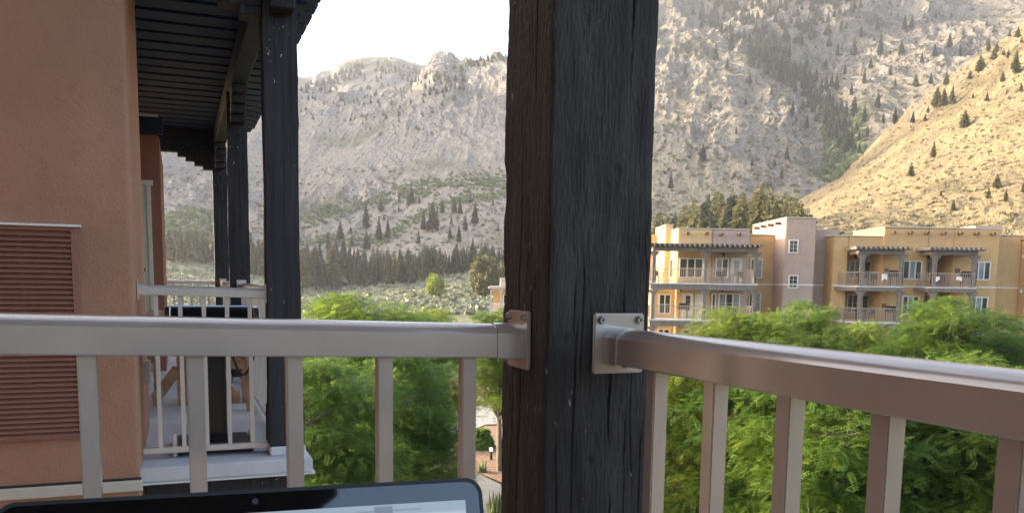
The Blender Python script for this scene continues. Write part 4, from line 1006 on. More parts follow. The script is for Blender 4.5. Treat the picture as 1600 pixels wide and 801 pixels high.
shrubs('green_brush', scatter(3000, (450, 800), (270, 390), ['mountain'], .6, 1.6, band) + scatter(260, (250, 345), (330, 400), ['mountain'], .8, 2.0) + scatter(420, (1285, 1350), (170, 285), ['mountain.002', 'hillside'], 1.0, 3.0), M['shrub'], 14)

# ---------------------------------------------------------------- leafy locust trees between the lodges
M['leaf'] = m_leaf('locust_leaf', (.052, .125, .026), (.115, .215, .038), (.26, .335, .055), .46, .62)
M['leaf_d'] = m_leaf('locust_leaf_deep', (.042, .108, .026), (.090, .185, .038), (.18, .27, .05), .45, .62)
M['leaf_y'] = m_leaf('locust_leaf_young', (.065, .135, .024), (.155, .245, .038), (.33, .37, .060), .45, .62)
M['trunkbark'] = m_plain('pale_bark', (.17, .145, .115), .9, .3, 14, .5, .01)
def frond_template(r):
    q = []
    for k in range(6):
        t = .18 + .82 * k / 5; p = np.array([t, 0, .10 * t - .30 * t * t]); ll = .29 * (1 - .45 * abs(t - .5)); w = .11
        for s in (-1, 1):
            d = np.array([.45, s * .9, -.12]); d /= np.linalg.norm(d); n = np.array([-d[1], d[0], 0]) * s
            q.append([p, p + d * ll * .5 - n * w * .5, p + d * ll, p + d * ll * .5 + n * w * .5])
    return np.array(q).reshape(-1, 3)
def locust_mesh(seed, ntuft=200, nfr=84):
    r = np.random.default_rng(seed)
    # lobes of the crown: a few big sub-crowns on limbs, then tufts on each
    nl = 11; lob = []
    for k in range(nl):
        a = 2.4 * k + r.random(); zz = .16 + .76 * (k + .5) / nl; rad = .62 * math.sqrt(max(.05, 1 - ((zz - .45) / .62) ** 2)) * r.uniform(.55, 1.0)
        lob.append(np.array([rad * math.cos(a), rad * math.sin(a), zz * 2.1 - .55]))
    lob.append(np.array([.05, 0, 1.42])); lob = np.array(lob)
    tc = []
    for k in range(ntuft):
        c = lob[r.integers(len(lob))]; d = r.normal(size=3); d /= np.linalg.norm(d); d[2] = d[2] * .8 + .1
        tc.append(c + d * r.uniform(.22, .50) * np.array([1, 1, .78]))
    tc = np.array(tc)
    F = frond_template(r); nq = len(F); V_all = []
    for c in tc:
        m = int(nfr * r.uniform(.6, 1.3)); rad = r.uniform(.15, .26)
        az = r.uniform(0, 2 * math.pi, m); out = c * np.array([1, 1, .25]); out[2] = 0; on = out / (np.linalg.norm(out) + 1e-6)
        off = r.normal(size=(m, 3)) * np.array([.52, .52, .17]) * rad; off += on * r.normal(size=(m, 1)) * rad * .35
        off[:, 2] -= (np.linalg.norm(off[:, :2], axis=1) ** 2) * 1.1
        hd = off.copy(); hd[:, 2] = 0; hd += np.stack([np.cos(az), np.sin(az), az * 0], -1) * rad * .45 + on * rad * .25; hd /= np.linalg.norm(hd, axis=1, keepdims=True) + 1e-9
        pit = r.normal(.05, .35, m); X = np.stack([hd[:, 0] * np.cos(pit), hd[:, 1] * np.cos(pit), np.sin(pit)], -1)
        roll = r.normal(0, .4, m); Y0 = np.stack([-hd[:, 1], hd[:, 0], hd[:, 0] * 0], -1); Z0 = np.cross(X, Y0)
        Y1 = Y0 * np.cos(roll)[:, None] + Z0 * np.sin(roll)[:, None]; Z1 = np.cross(X, Y1)
        Ln = r.uniform(.095, .145, m)[:, None, None]
        P = (c + off)[:, None] + Ln * (F[None, :, :1] * X[:, None] + F[None, :, 1:2] * Y1[:, None] + F[None, :, 2:] * Z1[:, None])
        V_all.append(P.reshape(-1, 3))
    Vv = np.concatenate(V_all)
    mb = MB(); base = np.array([0, 0, -1.75]); fork = np.array([.02, 0, -.62]); mb.cyl(base, fork, .062, .045, 9)
    for c in lob:
        mid = fork * .45 + c * .55 + np.array([0, 0, -.12]); mb.cyl(fork, mid, .030, .020, 6); mb.cyl(mid, c, .020, .009, 5)
    for c in tc:
        l = lob[np.argmin(np.linalg.norm(lob - c, axis=1))]; m_ = (l + c) / 2 + r.normal(size=3) * .03; mb.cyl(l, m_, .009, .006, 4, False); mb.cyl(m_, c, .006, .002, 4, False)
    o = mb.build('trunk', M['trunkbark'], smooth=True); tr = o.data; bpy.data.objects.remove(o)
    return Vv, tr, float(np.percentile(Vv[:, 2], 99.2))
LOC = []
for sd, mt in ((3, 'leaf'), (8, 'leaf_d'), (14, 'leaf'), (21, 'leaf_y')):
    v, tr, zt = locust_mesh(sd); LOC.append((mesh_np('crown', v, np.arange(len(v)).reshape(-1, 4), M[mt]), tr, zt))
def locust(x, ytop, Y, rad, proto, label, rot=None, squash=None):
    """crown radius about `rad` m; the top is where the photo has it; trunk reaches the ground"""
    top = at(x, ytop, Y); cr, tr, zt = LOC[proto]; H = top[2]
    T = thing('locust_tree', label, 'tree', (top[0], top[1], 0), 'locust trees between the lodge buildings')
    sz = H / (zt + 1.75); T.rotation_euler = (0, 0, rr_.uniform(0, 6.28) if rot is None else rot)
    s_ = rad / .95
    for nm, me in (('crown', cr), ('trunk', tr)):
        o = link_mesh(nm, me, T); o.scale = (s_, s_, sz); o.location = (0, 0, 1.75 * sz)
for a in [
    (545, 469, 27, 3.0, 0, 'bright green locust tree with the broadest crown, left of the big post'),
    (655, 490, 32, 2.3, 3, 'yellow green locust tree crown rising above the left railing, beside the broadest one'),
    (783, 488, 39.5, 2.3, 0, 'slender locust tree on bare brown earth beside the path lamp'),
    (470, 514, 34, 2.3, 3, 'yellow green locust tree partly behind the nearest neighbouring post'),
    (515, 564, 20, 1.9, 1, 'deep green locust tree low behind the left railing, nearest to the neighbouring deck'),
    (640, 549, 23, 1.6, 1, 'deep green locust tree low behind the left railing, right of centre'),
    (1150, 491, 30, 2.5, 3, 'yellow green locust tree in front of the balconies just right of the post'),
    (1262, 479, 33, 1.9, 0, 'green locust tree in front of the mauve stair tower'),
    (1340, 509, 36, 2.0, 3, 'low yellow green locust tree between the stair tower and the ochre balconies'),
    (1478, 473, 30, 2.5, 0, 'tall green locust tree hiding the lower ochre balconies'),
    (1395, 529, 38, 2.0, 0, 'low green locust tree at the foot of the ochre wing'),
    (1592, 519, 31, 2.3, 1, 'green locust tree at the right edge in front of the far ochre wing'),
    (1075, 564, 20, 1.9, 3, 'near locust tree under the right railing, beside the big post'),
    (1190, 560, 19, 1.9, 1, 'deep green near locust tree under the right railing, second from the post'),
    (1315, 576, 17, 1.9, 0, 'near locust tree under the middle of the right railing'),
    (1450, 584, 18, 2.0, 2, 'near locust tree under the right railing, second from the right edge'),
    (1585, 589, 17, 1.9, 3, 'near locust tree under the right railing at the right edge'),
    (1240, 604, 25, 2.2, 2, 'shaded locust tree between the near ones and the building'),
    (1500, 564, 25, 2.4, 2, 'shaded locust tree behind the near ones at the right')]:
    locust(*a)

# ---------------------------------------------------------------- paving, lamp and planting under the trees
def sheet(name, pts, z, mat, kind='structure'):
    m = MB(); n = len(pts); P = [(p[0], p[1], z) for p in pts]; m.add(P, [tuple(range(n))]); o = m.build(name, mat)
    for p in o.data.polygons:
        if p.normal.z < 0: p.flip()
    return tag(o, kind=kind)
M['asphalt'] = m_plain('asphalt', (.20, .20, .205), .9, .15, 3, .5, .01)
M['paving'] = m_plain('pale_paving', (.33, .325, .315), .85, .1, 1.5, .3, .01)
M['mulch'] = m_plain('bare_brown_earth', (.29, .185, .125), .95, .28, 5, .8, .05)
gp = lambda x, y: atz(x, y, 0.0)
sheet('earth_bed', [gp(690, 735), gp(700, 690), gp(760, 668), gp(830, 668), gp(900, 720), gp(860, 800), gp(800, 765), gp(745, 742)], .155, M['mulch'])
sheet('path', [gp(745, 743), gp(790, 765), gp(850, 805), gp(880, 860), gp(700, 880), gp(660, 800), gp(700, 752)], .160, M['asphalt'])
sheet('parking_lot', [gp(560, 640), gp(900, 634), gp(860, 664), gp(760, 666), gp(700, 688), gp(640, 706), gp(560, 705)], .150, M['paving'])
def bollard():
    p = gp(767, 722); p[2] = .15; T = thing('path_lamp', 'short black path lamp with a glowing top on the brown earth', 'lamp', p)
    m = MB(); m.cyl(p, p + ZZ * .46, .075, n=14); m.build('post', M['blackmat'], T, smooth=True)
    m = MB(); m.cyl(p + ZZ * .461, p + ZZ * .60, .07, .085, n=14); m.build('lens', m_emit('lamp_glow', (1, .93, .8), 1.1), T, smooth=True)
    m = MB(); m.cyl(p + ZZ * .601, p + ZZ * .63, .10, .085, n=14); m.build('cap', M['white'], T, smooth=True)
bollard()
def bush(name, label, x, y, r, h, mat, n=900, spiky=False, cat='shrub'):
    p = gp(x, y); p[2] = .15; rg = np.random.default_rng(int(x)); d = rg.normal(size=(n, 3)); d /= np.linalg.norm(d, axis=1, keepdims=True); d[:, 2] = np.abs(d[:, 2])
    d *= rg.uniform(.45, 1, (n, 1)) ** .5 * (1 + .25 * vnoise(d * 2.5, 3))[:, None]
    if spiky:
        b = rg.normal(size=(n, 3)) * np.array([r * .3, r * .3, 0]); up = d * np.array([.55, .55, 1]) * np.array([r, r, h]); sd = rg.normal(size=(n, 3)) * .02
        q = np.stack([b - sd, b + sd, b + up * .7 + sd, b + up], 1)
    else:
        c = d * np.array([r, r, h]); t1 = rg.normal(size=(n, 3)) * .09; t2 = rg.normal(size=(n, 3)) * .06; q = np.stack([c - t1, c - t2, c + t1, c + t2], 1)
    v = q.reshape(-1, 3); o = link_mesh(name, mesh_np(name, v, np.arange(len(v)).reshape(-1, 4), mat), None, p); tag(o, label, cat)
bush('garden_shrub', 'round dark green shrub on the earth beside the path lamp', 750, 704, .75, 1.05, M['leaf_d'], 1600)
bush('garden_shrub', 'dark shrub low under the trees left of the last baluster', 668, 706, .8, .9, M['leaf_d'], 1400)
bush('grass_clump', 'spiky grey green weeds at the edge of the path behind the laptop corner', 775, 815, .55, 1.3, M['shrub'], 260, True, 'plant')
bush('grass_clump', 'small spiky grey green weeds by the foot of the big post', 788, 800, .35, .9, M['shrub'], 140, True, 'plant')
bush('grass_clump', 'thin weeds standing on the brown earth above the laptop corner', 752, 742, .3, .7, M['shrub'], 120, True, 'plant')
# larger shrub and lone trees on the sage flat
def lone(x, y, hpx, wide, label, mat, n=2400):
    h = cast(x, y, ['sage_field', 'ground']); P = np.array(h[0]); H = hpx / F_PX * P[1]; T = thing('broadleaf_tree', label, 'tree', P); rg = np.random.default_rng(int(x + y))
    d = rg.normal(size=(n, 3)); d /= np.linalg.norm(d, axis=1, keepdims=True); d *= rg.uniform(.3, 1, (n, 1)) ** .5 * (1 + .35 * vnoise(d * 2.2 + x, 3))[:, None]
    c = d * np.array([wide, wide, .47]) * H + np.array([0, 0, .53 * H]); s_ = H * .035
    t1 = rg.normal(size=(n, 3)) * s_; t2 = rg.normal(size=(n, 3)) * s_ * .7; q = np.stack([c - t1, c - t2, c + t1, c + t2], 1).reshape(-1, 3)
    link_mesh('crown', mesh_np('crown', q, np.arange(len(q)).reshape(-1, 4), mat), T)
    m = MB(); m.cyl((0, 0, -.3), (0, 0, H * .6), H * .03, H * .015, 7); o = m.build('trunk', M['bark']); o.parent = T
lone(681, 466, 36, .42, 'round olive green tree alone on the sage flat above the railing', M['dryshrub'] if False else M['leaf_y'], 1500)
lone(757, 464, 64, .34, 'tall dark broadleaf tree on the sage flat beside the small tan house', M['needle_olive'])
lone(783, 452, 40, .3, 'smaller dark tree behind the small tan house', M['needle_olive'], 1200)

# ---------------------------------------------------------------- opposite apartment building
M['ochre'] = m_stucco('ochre_stucco', (.565, .37, .18), 30, .3, .01, .07)
M['yellow'] = m_stucco('yellow_stucco', (.61, .43, .22), 30, .3, .01, .07)
M['mauve'] = m_stucco('mauve_stucco', (.45, .335, .275), 30, .3, .01, .07)
M['greywood'] = m_plain('weathered_grey_wood', (.165, .147, .132), .85, .25, 3, .4, .01)
M['viga'] = m_plain('brown_viga_wood', (.13, .075, .045), .85, .2, 3)
M['pane_d'] = m_glass('dark_pane', (.05, .052, .05)); M['pane_b'] = m_glass('curtained_pane', (.30, .38, .39), .1); M['pane_w'] = m_glass('pale_pane', (.35, .36, .33), .1)
M['whitedoor'] = m_paint('white_door_paint', (.66, .64, .57), .5)
M['tandoor'] = m_paint('tan_door_paint', (.50, .44, .33), .5)
M['brass'] = m_plain('dark_bronze', (.07, .05, .035), .4)
M['towel'] = m_plain('white_towel', (.75, .73, .72), .95)
M['ironrail'] = m_paint('grey_brown_rail', (.36, .29, .24), .5)
M['darkinside'] = m_plain('dark_room', (.02, .015, .012), .9)
M['vent'] = m_plain('louver_brown', (.20, .105, .06), .7)
WY = 64.0; STO = 2.65
AB = thing('apartment_building', 'four storey ochre, yellow and mauve apartment building with timber balconies across the way', 'building', at(1300, 446, WY) * np.array([1, 1, 0]))
XA, YA = np.array([1.0, 0, 0]), np.array([0, -1.0, 0])     # along the facade, out of the facade
def Xp(x, Y, y=443): return at(x, y, Y)[0]
def Zp(y, x, Y): return at(x, y, Y)[2]
def wbox(x0, x1, Y, ytop, depth, mat, xe=None, zb=0.0, name='wall', X=None, yy=443, coping=True):
    X0, X1 = (Xp(x0, Y, yy), Xp(x1, Y, yy)) if X is None else X
    zt = Zp(ytop, (x0 + x1) / 2, Y)
    m = MB(); m.box((X0, Y, zb), (X1, Y + depth, zt)); o = m.build(name, M[mat], AB, .05, segs=2, smooth=True)
    return X0, X1, zt
def window(o, a, n, w, h, cols, pane, rows=0, fw_=.078, parent=AB, trans=False):
    """o: lower left corner on the wall, a along, n outwards"""
    o = np.asarray(o, float); A = np.array([a, n, ZZ])
    m = MB()
    m.box((0, .002, 0), (w, .09, fw_), A, o); m.box((0, .002, h - fw_), (w, .09, h), A, o)
    m.box((0, .002, fw_), (fw_, .09, h - fw_), A, o); m.box((w - fw_, .002, fw_), (w, .09, h - fw_), A, o)
    cw = (w - fw_) / cols
    for k in range(1, cols): m.box((k * cw, .002, fw_), (k * cw + fw_, .085, h - fw_), A, o)
    for k in range(cols):
        for r in range(1, rows + 1):
            zz = fw_ + (h - 2 * fw_) * r / (rows + 1); m.box((k * cw + fw_, .03, zz - .011), (k * cw + cw, .058, zz + .011), A, o)
        if rows >= 2: m.box((k * cw + fw_ / 2 + cw / 2 - .011, .031, fw_), (k * cw + fw_ / 2 + cw / 2 + .011, .057, h - fw_), A, o)
    W_ = m.build('window', M['white'], parent)
    for k in range(cols):
        p = pane if isinstance(pane, str) else pane[k % len(pane)]
        q = MB(); q.box((k * cw + fw_, .015, fw_), (k * cw + cw, .028, h - fw_), A, o); q.build('pane', M[p], W_)
    return W_
def win_px(x0, y0, x1, y1, Y, cols, pane, rows=0, L_=0, dY=0.0):
    ym = (y0 + y1) / 2; X0, X1 = at(x0, ym, Y)[0], at(x1, ym, Y)[0]; xm = (x0 + x1) / 2; z0, z1 = Zp(y1, xm, Y), Zp(y0, xm, Y)
    return window((X0, Y - dY, z0 - STO * L_), XA, YA, X1 - X0, z1 - z0, cols, pane, rows)
def door_px(x0, y0, x1, y1, Y, mat, glass=None, L_=0, pane='pane_d', zb=None):
    ym = (y0 + y1) / 2; X0, X1 = at(x0, ym, Y)[0], at(x1, ym, Y)[0]; xm = (x0 + x1) / 2; z1 = Zp(y0, xm, Y) - STO * L_; z0 = Zp(y1, xm, Y) - STO * L_ if zb is None else zb
    w = X1 - X0; A = np.array([XA, YA, ZZ]); o = (X0, Y, z0); h = z1 - z0
    m = MB(); m.box((-.07, .002, 0), (0, .08, h + .07), A, o); m.box((w, .002, 0), (w + .07, .08, h + .07), A, o); m.box((0, .002, h), (w, .08, h + .07), A, o); m.box((.001, .002, .001), (w - .001, .045, h - .001), A, o)
    D = m.build('door', M[mat], AB)
    if glass:
        q = MB(); q.box((w * .24, .0455, h * .30), (w * .76, .052, h * .92), A, o); q.build('pane', M[pane], D)
        q = MB()
        for t in (.45, .6, .75): q.box((w * .25, .0525, h * t), (w * .75, .058, h * t + .02), A, o)
        q.build('muntins', M[mat], D)['kind'] = 'stuff'
    q = MB(); q.box((w * .86, .046, h * .45), (w * .95, .09, h * .47), A, o); q.build('handle', M['brass'], D)
def rail_ab(pts, z, parent=AB, hgt=1.0, sp_=.13):
    """pts: plan polyline"""
    m = MB(); b = MB()
    for p, q in zip(pts[:-1], pts[1:]):
        p, q = np.array([*p, 0.]), np.array([*q, 0.]); Ln = np.linalg.norm(q - p); n = max(1, int(Ln / sp_))
        m.beam(p + ZZ * (z + hgt), q + ZZ * (z + hgt), .06, .05); m.beam(p + ZZ * (z + .1), q + ZZ * (z + .1), .045, .04)
        for k in range(n + 1):
            c = p + (q - p) * k / n; w_ = .014; b.box((c[0] - w_, c[1] - w_, z + .12), (c[0] + w_, c[1] + w_, z + hgt - .025))
    r = m.build('railing', M['ironrail'], parent); r['kind'] = 'stuff'; s = b.build('balusters', M['ironrail'], r); s['kind'] = 'stuff'
def belt(X0, X1, Y, z, h=.09):
    m = MB(); m.box((X0, Y - .03, z - h / 2), (X1, Y + .02, z + h / 2)); m.build('belt_course', M['white'], AB)
def viga(x, y, Y, r=.12):
    p = at(x, y, Y); m = MB(); m.cyl(p + np.array([0, .1, 0]), p - np.array([.0, .48, 0]), r, r * .95, 10); m.build('viga', M['viga'], AB, smooth=True)
def sconce(x, y, Y, L_=0, mat='brass'):
    p = at(x, y, Y) - ZZ * STO * L_; m = MB(); m.box((p[0] - .06, Y - .03, p[2] - .1), (p[0] + .06, Y - .001, p[2] + .1)); m.cyl(p + YA * .14 + ZZ * .12, p + YA * .14 - ZZ * .16, .07, .12, 8); m.box((p[0] - .02, Y - .14, p[2] + .06), (p[0] + .02, Y - .031, p[2] + .1)); m.build('sconce', M[mat], AB)
Z4 = Zp(443, 1200, WY)             # top floor level
# --- walls
wbox(1004, 1024, 71, 366, 6, 'ochre')
Xa = Xp(1037, 67); wbox(1037, 1049, 67, 352, 4.7, 'yellow')
wbox(1057, 1110, 64, 358, 7.6, 'yellow'); wbox(1049, 1058, 67.0, 366, 3, 'yellow', X=(Xp(1049, 67) + .01, Xp(1057, 64) - .01)) if False else None
wbox(1110, 1168.5, 64.04, 359, 7.5, 'mauve', X=(Xp(1110, 64) + .005, Xp(1168.5, 64)))
wbox(1160, 1212, 66.6, 367.5, 5, 'ochre')
XT0, XT1, ZT = wbox(1223.5, 1271, 64, 341, 8.9, 'mauve')
XT = Xp(1260, 66.3); XM, XM1, _ = wbox(1260, 1307, 66.3, 358, 6, 'mauve', X=(XT1 - .3, Xp(1304, 66.3)))
# ochre right wing: piers and recessed balcony bays
YB = 64.5; RY = 66.4
def pier(x0, x1, Y, ytop, depth, mat='ochre', z=None, name='wall', c=True):
    X0, X1 = Xp(x0, Y), Xp(x1, Y); zt = Zp(ytop, (x0 + x1) / 2, Y); z0, z1 = (0, zt) if z is None else z
    m = MB(); m.box((X0, Y, z0), (X1, Y + depth, z1)); return m.build(name, M[mat], AB, .04, segs=2, smooth=True)
pier(1300, 1322, 64.5, 369.5, 6); pier(1377, 1446, 64.3, 357, 6.0); pier(1486, 1557, 64.3, 357, 6.0)
pier(1322, 1377, 64.52, 369.5, 5, z=(Zp(393, 1345, 64.5), Zp(369.5, 1340, 64.5))); pier(1446, 1486, 64.32, 357, 5, z=(Zp(394, 1465, 64.3), Zp(357, 1465, 64.3)))
pier(1318, 1381, RY, 380, 4, z=(0, Zp(385, 1345, RY))); pier(1442, 1490, RY, 380, 4, z=(0, Zp(385, 1465, RY)))
for k in range(1, 4):
    z = Z4 - STO * k
    m = MB(); m.box((Xp(1322, 64.5), 64.55, z + STO - .42), (Xp(1377, 64.4) + .02, RY - .01, z + STO - .12)); m.build('soffit', M['ochre'], AB)
    m = MB(); m.box((Xp(1446, 64.3), 64.55, z + STO - .42), (Xp(1486, 64.3), RY - .01, z + STO - .12)); m.build('soffit', M['ochre'], AB)
wbox(1517, 1560, 68.5, 352.5, 4, 'mauve')
wbox(1552, 1592, 66.3, 368.5, 8, 'ochre', X=(Xp(1545, 66.3), Xp(1592, 66.3))); wbox(1592, 1690, 65.4, 368, 8, 'ochre', X=(Xp(1592, 66.3), Xp(1690, 65.4)))
# parapet copings (pale line on top)
def coping(X0, X1, Y0, Y1, z):
    m = MB(); m.box((X0 - .04, Y0 - .04, z + .002), (X1 + .04, Y1, z + .09)); m.build('coping', M['trim'], AB, .02)
coping(Xp(1057, 64), Xp(1110, 64), 64, 71.5, Zp(358, 1083, 64)); coping(Xp(1110, 64) + .05, Xp(1168.5, 64), 64.04, 71.5, Zp(359, 1139, 64.04)); coping(XT0, XT1, 64, 72.9, ZT); coping(Xa, Xp(1049, 67), 67, 71.7, Zp(352, 1043, 67))
coping(Xp(1160, 66.6), Xp(1212, 66.6), 66.6, 71.6, Zp(367.5, 1186, 66.6)); coping(Xp(1377, 64.3), Xp(1557, 64.3), 64.3, 70.3, Zp(357, 1467, 64.3)); coping(Xp(1300, 64.5), Xp(1377, 64.5) - .05, 64.5, 70.4, Zp(369.5, 1338, 64.5)); coping(Xp(1557, 66.3) + .05, Xp(1690, 66), 66.3, 74, Zp(368.3, 1575, 66.3))
# belts
for k in range(0, 3):
    z = Z4 - STO * k - .05
    for X0, X1, Y in ((Xp(1180, 66.6), Xp(1211, 66.6), 66.6), (XT0 - .03, XT1 + .03, 64), (XT1 + .031, Xp(1304, 66.3), 66.3), (Xp(1300, 64.5), Xp(1320, 64.5), 64.5), (Xp(1412, 64.3), Xp(1446, 64.3), 64.3), (Xp(1528, 64.3), Xp(1557, 64.3) + .02, 64.3), (Xp(1557, 66.3) + .1, Xp(1592, 66.3), 66.3), (Xp(1592, 66.3) + .04, Xp(1690, 65.4), 65.4)): belt(X0, X1, Y, z)
    m = MB(); m.box((XT0 - .032, 64.021, z - .045), (XT0 + .002, 66.5, z + .045)); m.build('belt_course', M['white'], AB)
# vigas
for x, y in ((1073, 365), (1103, 365)): viga(x, y, 64)
for x, y in ((1126, 366.5), (1154, 366.5)): viga(x, y, 64.04)
for x in (1394, 1420.5, 1446, 1472.5, 1498, 1523.5, 1549): viga(x, 363.5 + (x - 1394) * .014, 64.3)
for x, y in ((1598, 375), (1622, 375)): viga(x, y, 65.4)
for k, Y in enumerate((65.2, 67.1, 69.0, 70.9)):      # on the tower's left face
    z = Zp(349, 1217, 65.2); m = MB(); m.cyl((XT0 + .1, Y, z), (XT0 - .45, Y, z), .12, .115, 10); m.build('viga', M['viga'], AB, smooth=True)
z = Zp(347, 1273, 65); m = MB(); m.cyl((XT1 - .1, 65.2, z), (XT1 + .45, 65.2, z), .12, .115, 10); m.build('viga', M['viga'], AB, smooth=True)
for k in range(0, 3): sconce(1598, 400, 65.4, k, 'trim')
# windows of the tower
for k, (y0, y1) in enumerate(((374.5, 395.5), (429.5, 450), (484, 505))): win_px(1232 - k * .4, y0, 1247 - k * .4, y1, 64, 1, 'pane_d', 2)
# left block, top floor and the floors below
for k in range(3):
    if k == 0:
        win_px(1061, 403, 1098, 434, 64, 3, 'pane_d', 1); win_px(1118, 403, 1138, 434, 64.04, 2, ('pane_w', 'pane_d'), 1)
        door_px(1143, 404, 1158, 428, 64.04, 'whitedoor', True, pane='pane_w', zb=Z4)
    else:
        win_px(1029, 459, 1048, 490, 64, 2, 'pane_d', 1, k - 1) if False else None
        dz = k - 1
        win_px(1058.5, 459, 1063, 490, 64, 1, 'pane_d', 1, dz) if False else None
        door_px(1068, 459, 1081, 495, 64, 'whitedoor', True, dz, zb=Z4 - STO * k); door_px(1087, 459, 1098, 495, 64, 'whitedoor', None, dz, zb=Z4 - STO * k)
        win_px(1111.5, 458, 1118, 485, 64.04, 1, 'pane_d', 0, dz); win_px(1122, 458, 1156, 489, 64.04, 3, ('pane_w', 'pane_d', 'pane_w'), 1, dz)
    win_px(1172, 404, 1191, 434, 66.6, 2, ('pane_d', 'pane_w'), 1, k)
    sconce(1130, 397, 64.04, k); sconce(1064 if k else 1059, 397, 64, k) if k else None
# lower floors continue further left in front of the yellow corner: one double window there
m = MB(); m.box((Xp(1022, 64.6), 64.6, 0), (Xp(1057, 64.6), 67, Z4 - .35)); m.build('wall', M['yellow'], AB)
for k in (1, 2): win_px(1029, 459, 1048, 490, 64.6, 2, 'pane_d', 1, k - 1)
# narrow window on the sunlit return
window((Xp(1057, 64) - .0, 66.6, Zp(434, 1046, 66)), np.array([0, -1., 0]), np.array([-1., 0, 0]), 1.3, Zp(404, 1046, 66) - Zp(434, 1046, 66), 1, 'pane_d', 1)
# balconies of the left block
X0, X1 = Xp(1018.5, 61.6), Xp(1181, 61.6)
def wood_post(X, Y, z0, z1, w=.26):
    m = MB(); m.box((X - w / 2, Y - w / 2, z0), (X + w / 2, Y + w / 2, z1)); m.build('post', M['greywood'], AB, .02)
    for s in (-1, 1):
        m = MB(); m.add([(X + s * w / 2, Y - .1, z1 - .36), (X + s * (w / 2 + .07), Y - .1, z1 - .30), (X + s * (w / 2 + .30), Y - .1, z1 - .02), (X + s * w / 2, Y - .1, z1 - .02),
                       (X + s * w / 2, Y + .1, z1 - .36), (X + s * (w / 2 + .07), Y + .1, z1 - .30), (X + s * (w / 2 + .30), Y + .1, z1 - .02), (X + s * w / 2, Y + .1, z1 - .02)],
              [(0, 1, 2, 3), (7, 6, 5, 4), (0, 4, 5, 1), (1, 5, 6, 2), (2, 6, 7, 3), (3, 7, 4, 0)]); m.build('bracket', M['greywood'], AB)
def ab_pergola(X0, X1, Yf, Yw, z):
    m = MB(); m.box((X0, Yf, z - .32), (X1, Yf + .2, z)); m.box((X0, Yf + .201, z - .32), (X0 + .2, Yw, z)); m.box((X1 - .2, Yf + .201, z - .32), (X1, Yw, z)); m.build('pergola_beam', M['greywood'], AB, .02)
    b = MB(); n = int((X1 - X0 + .6) / .36)
    for k in range(n + 1):
        x = X0 - .3 + k * .36; b.box((x - .07, Yf - .5, z + .003), (x + .07, Yw, z + .19))
    b.build('joists', M['greywood'], AB)['kind'] = 'stuff'
    m = MB(); m.box((X0 - .3, Yf - .2, z + .192), (X1 + .35, Yw - .01, z + .24)); m.build('roof_boards', M['greywood'], AB)
zp = Zp(386, 1100, 61.6)
ab_pergola(X0, X1, 61.5, 64, zp)
for k in range(3):
    z = Z4 - STO * k - .02
    m = MB(); m.box((X0 - .25, 61.45, z - .12), (X1 + .1, 63.99, z)); m.build('deck', M['slab'], AB, .02)
    m = MB(); m.box((X0 - .1, 61.5, z - .50), (X1, 61.8, z - .121)); m.box((X0 - .1, 61.801, z - .50), (X0 + .2, 63.98, z - .121)); m.box((X1 - .3, 61.801, z - .5), (X1, 63.98, z - .121)); m.build('deck_beam', M['greywood'], AB, .02)
    top = zp - .321 if k == 0 else z + STO - .51
    for xx in (1020.5, 1101, 1179): wood_post(Xp(xx, 61.7), 61.68, z, top)
    rail_ab([(X0 - .1, 63.95), (X0 - .1, 61.55), (X1 - .05, 61.55), (X1 - .05, 63.95)], z)
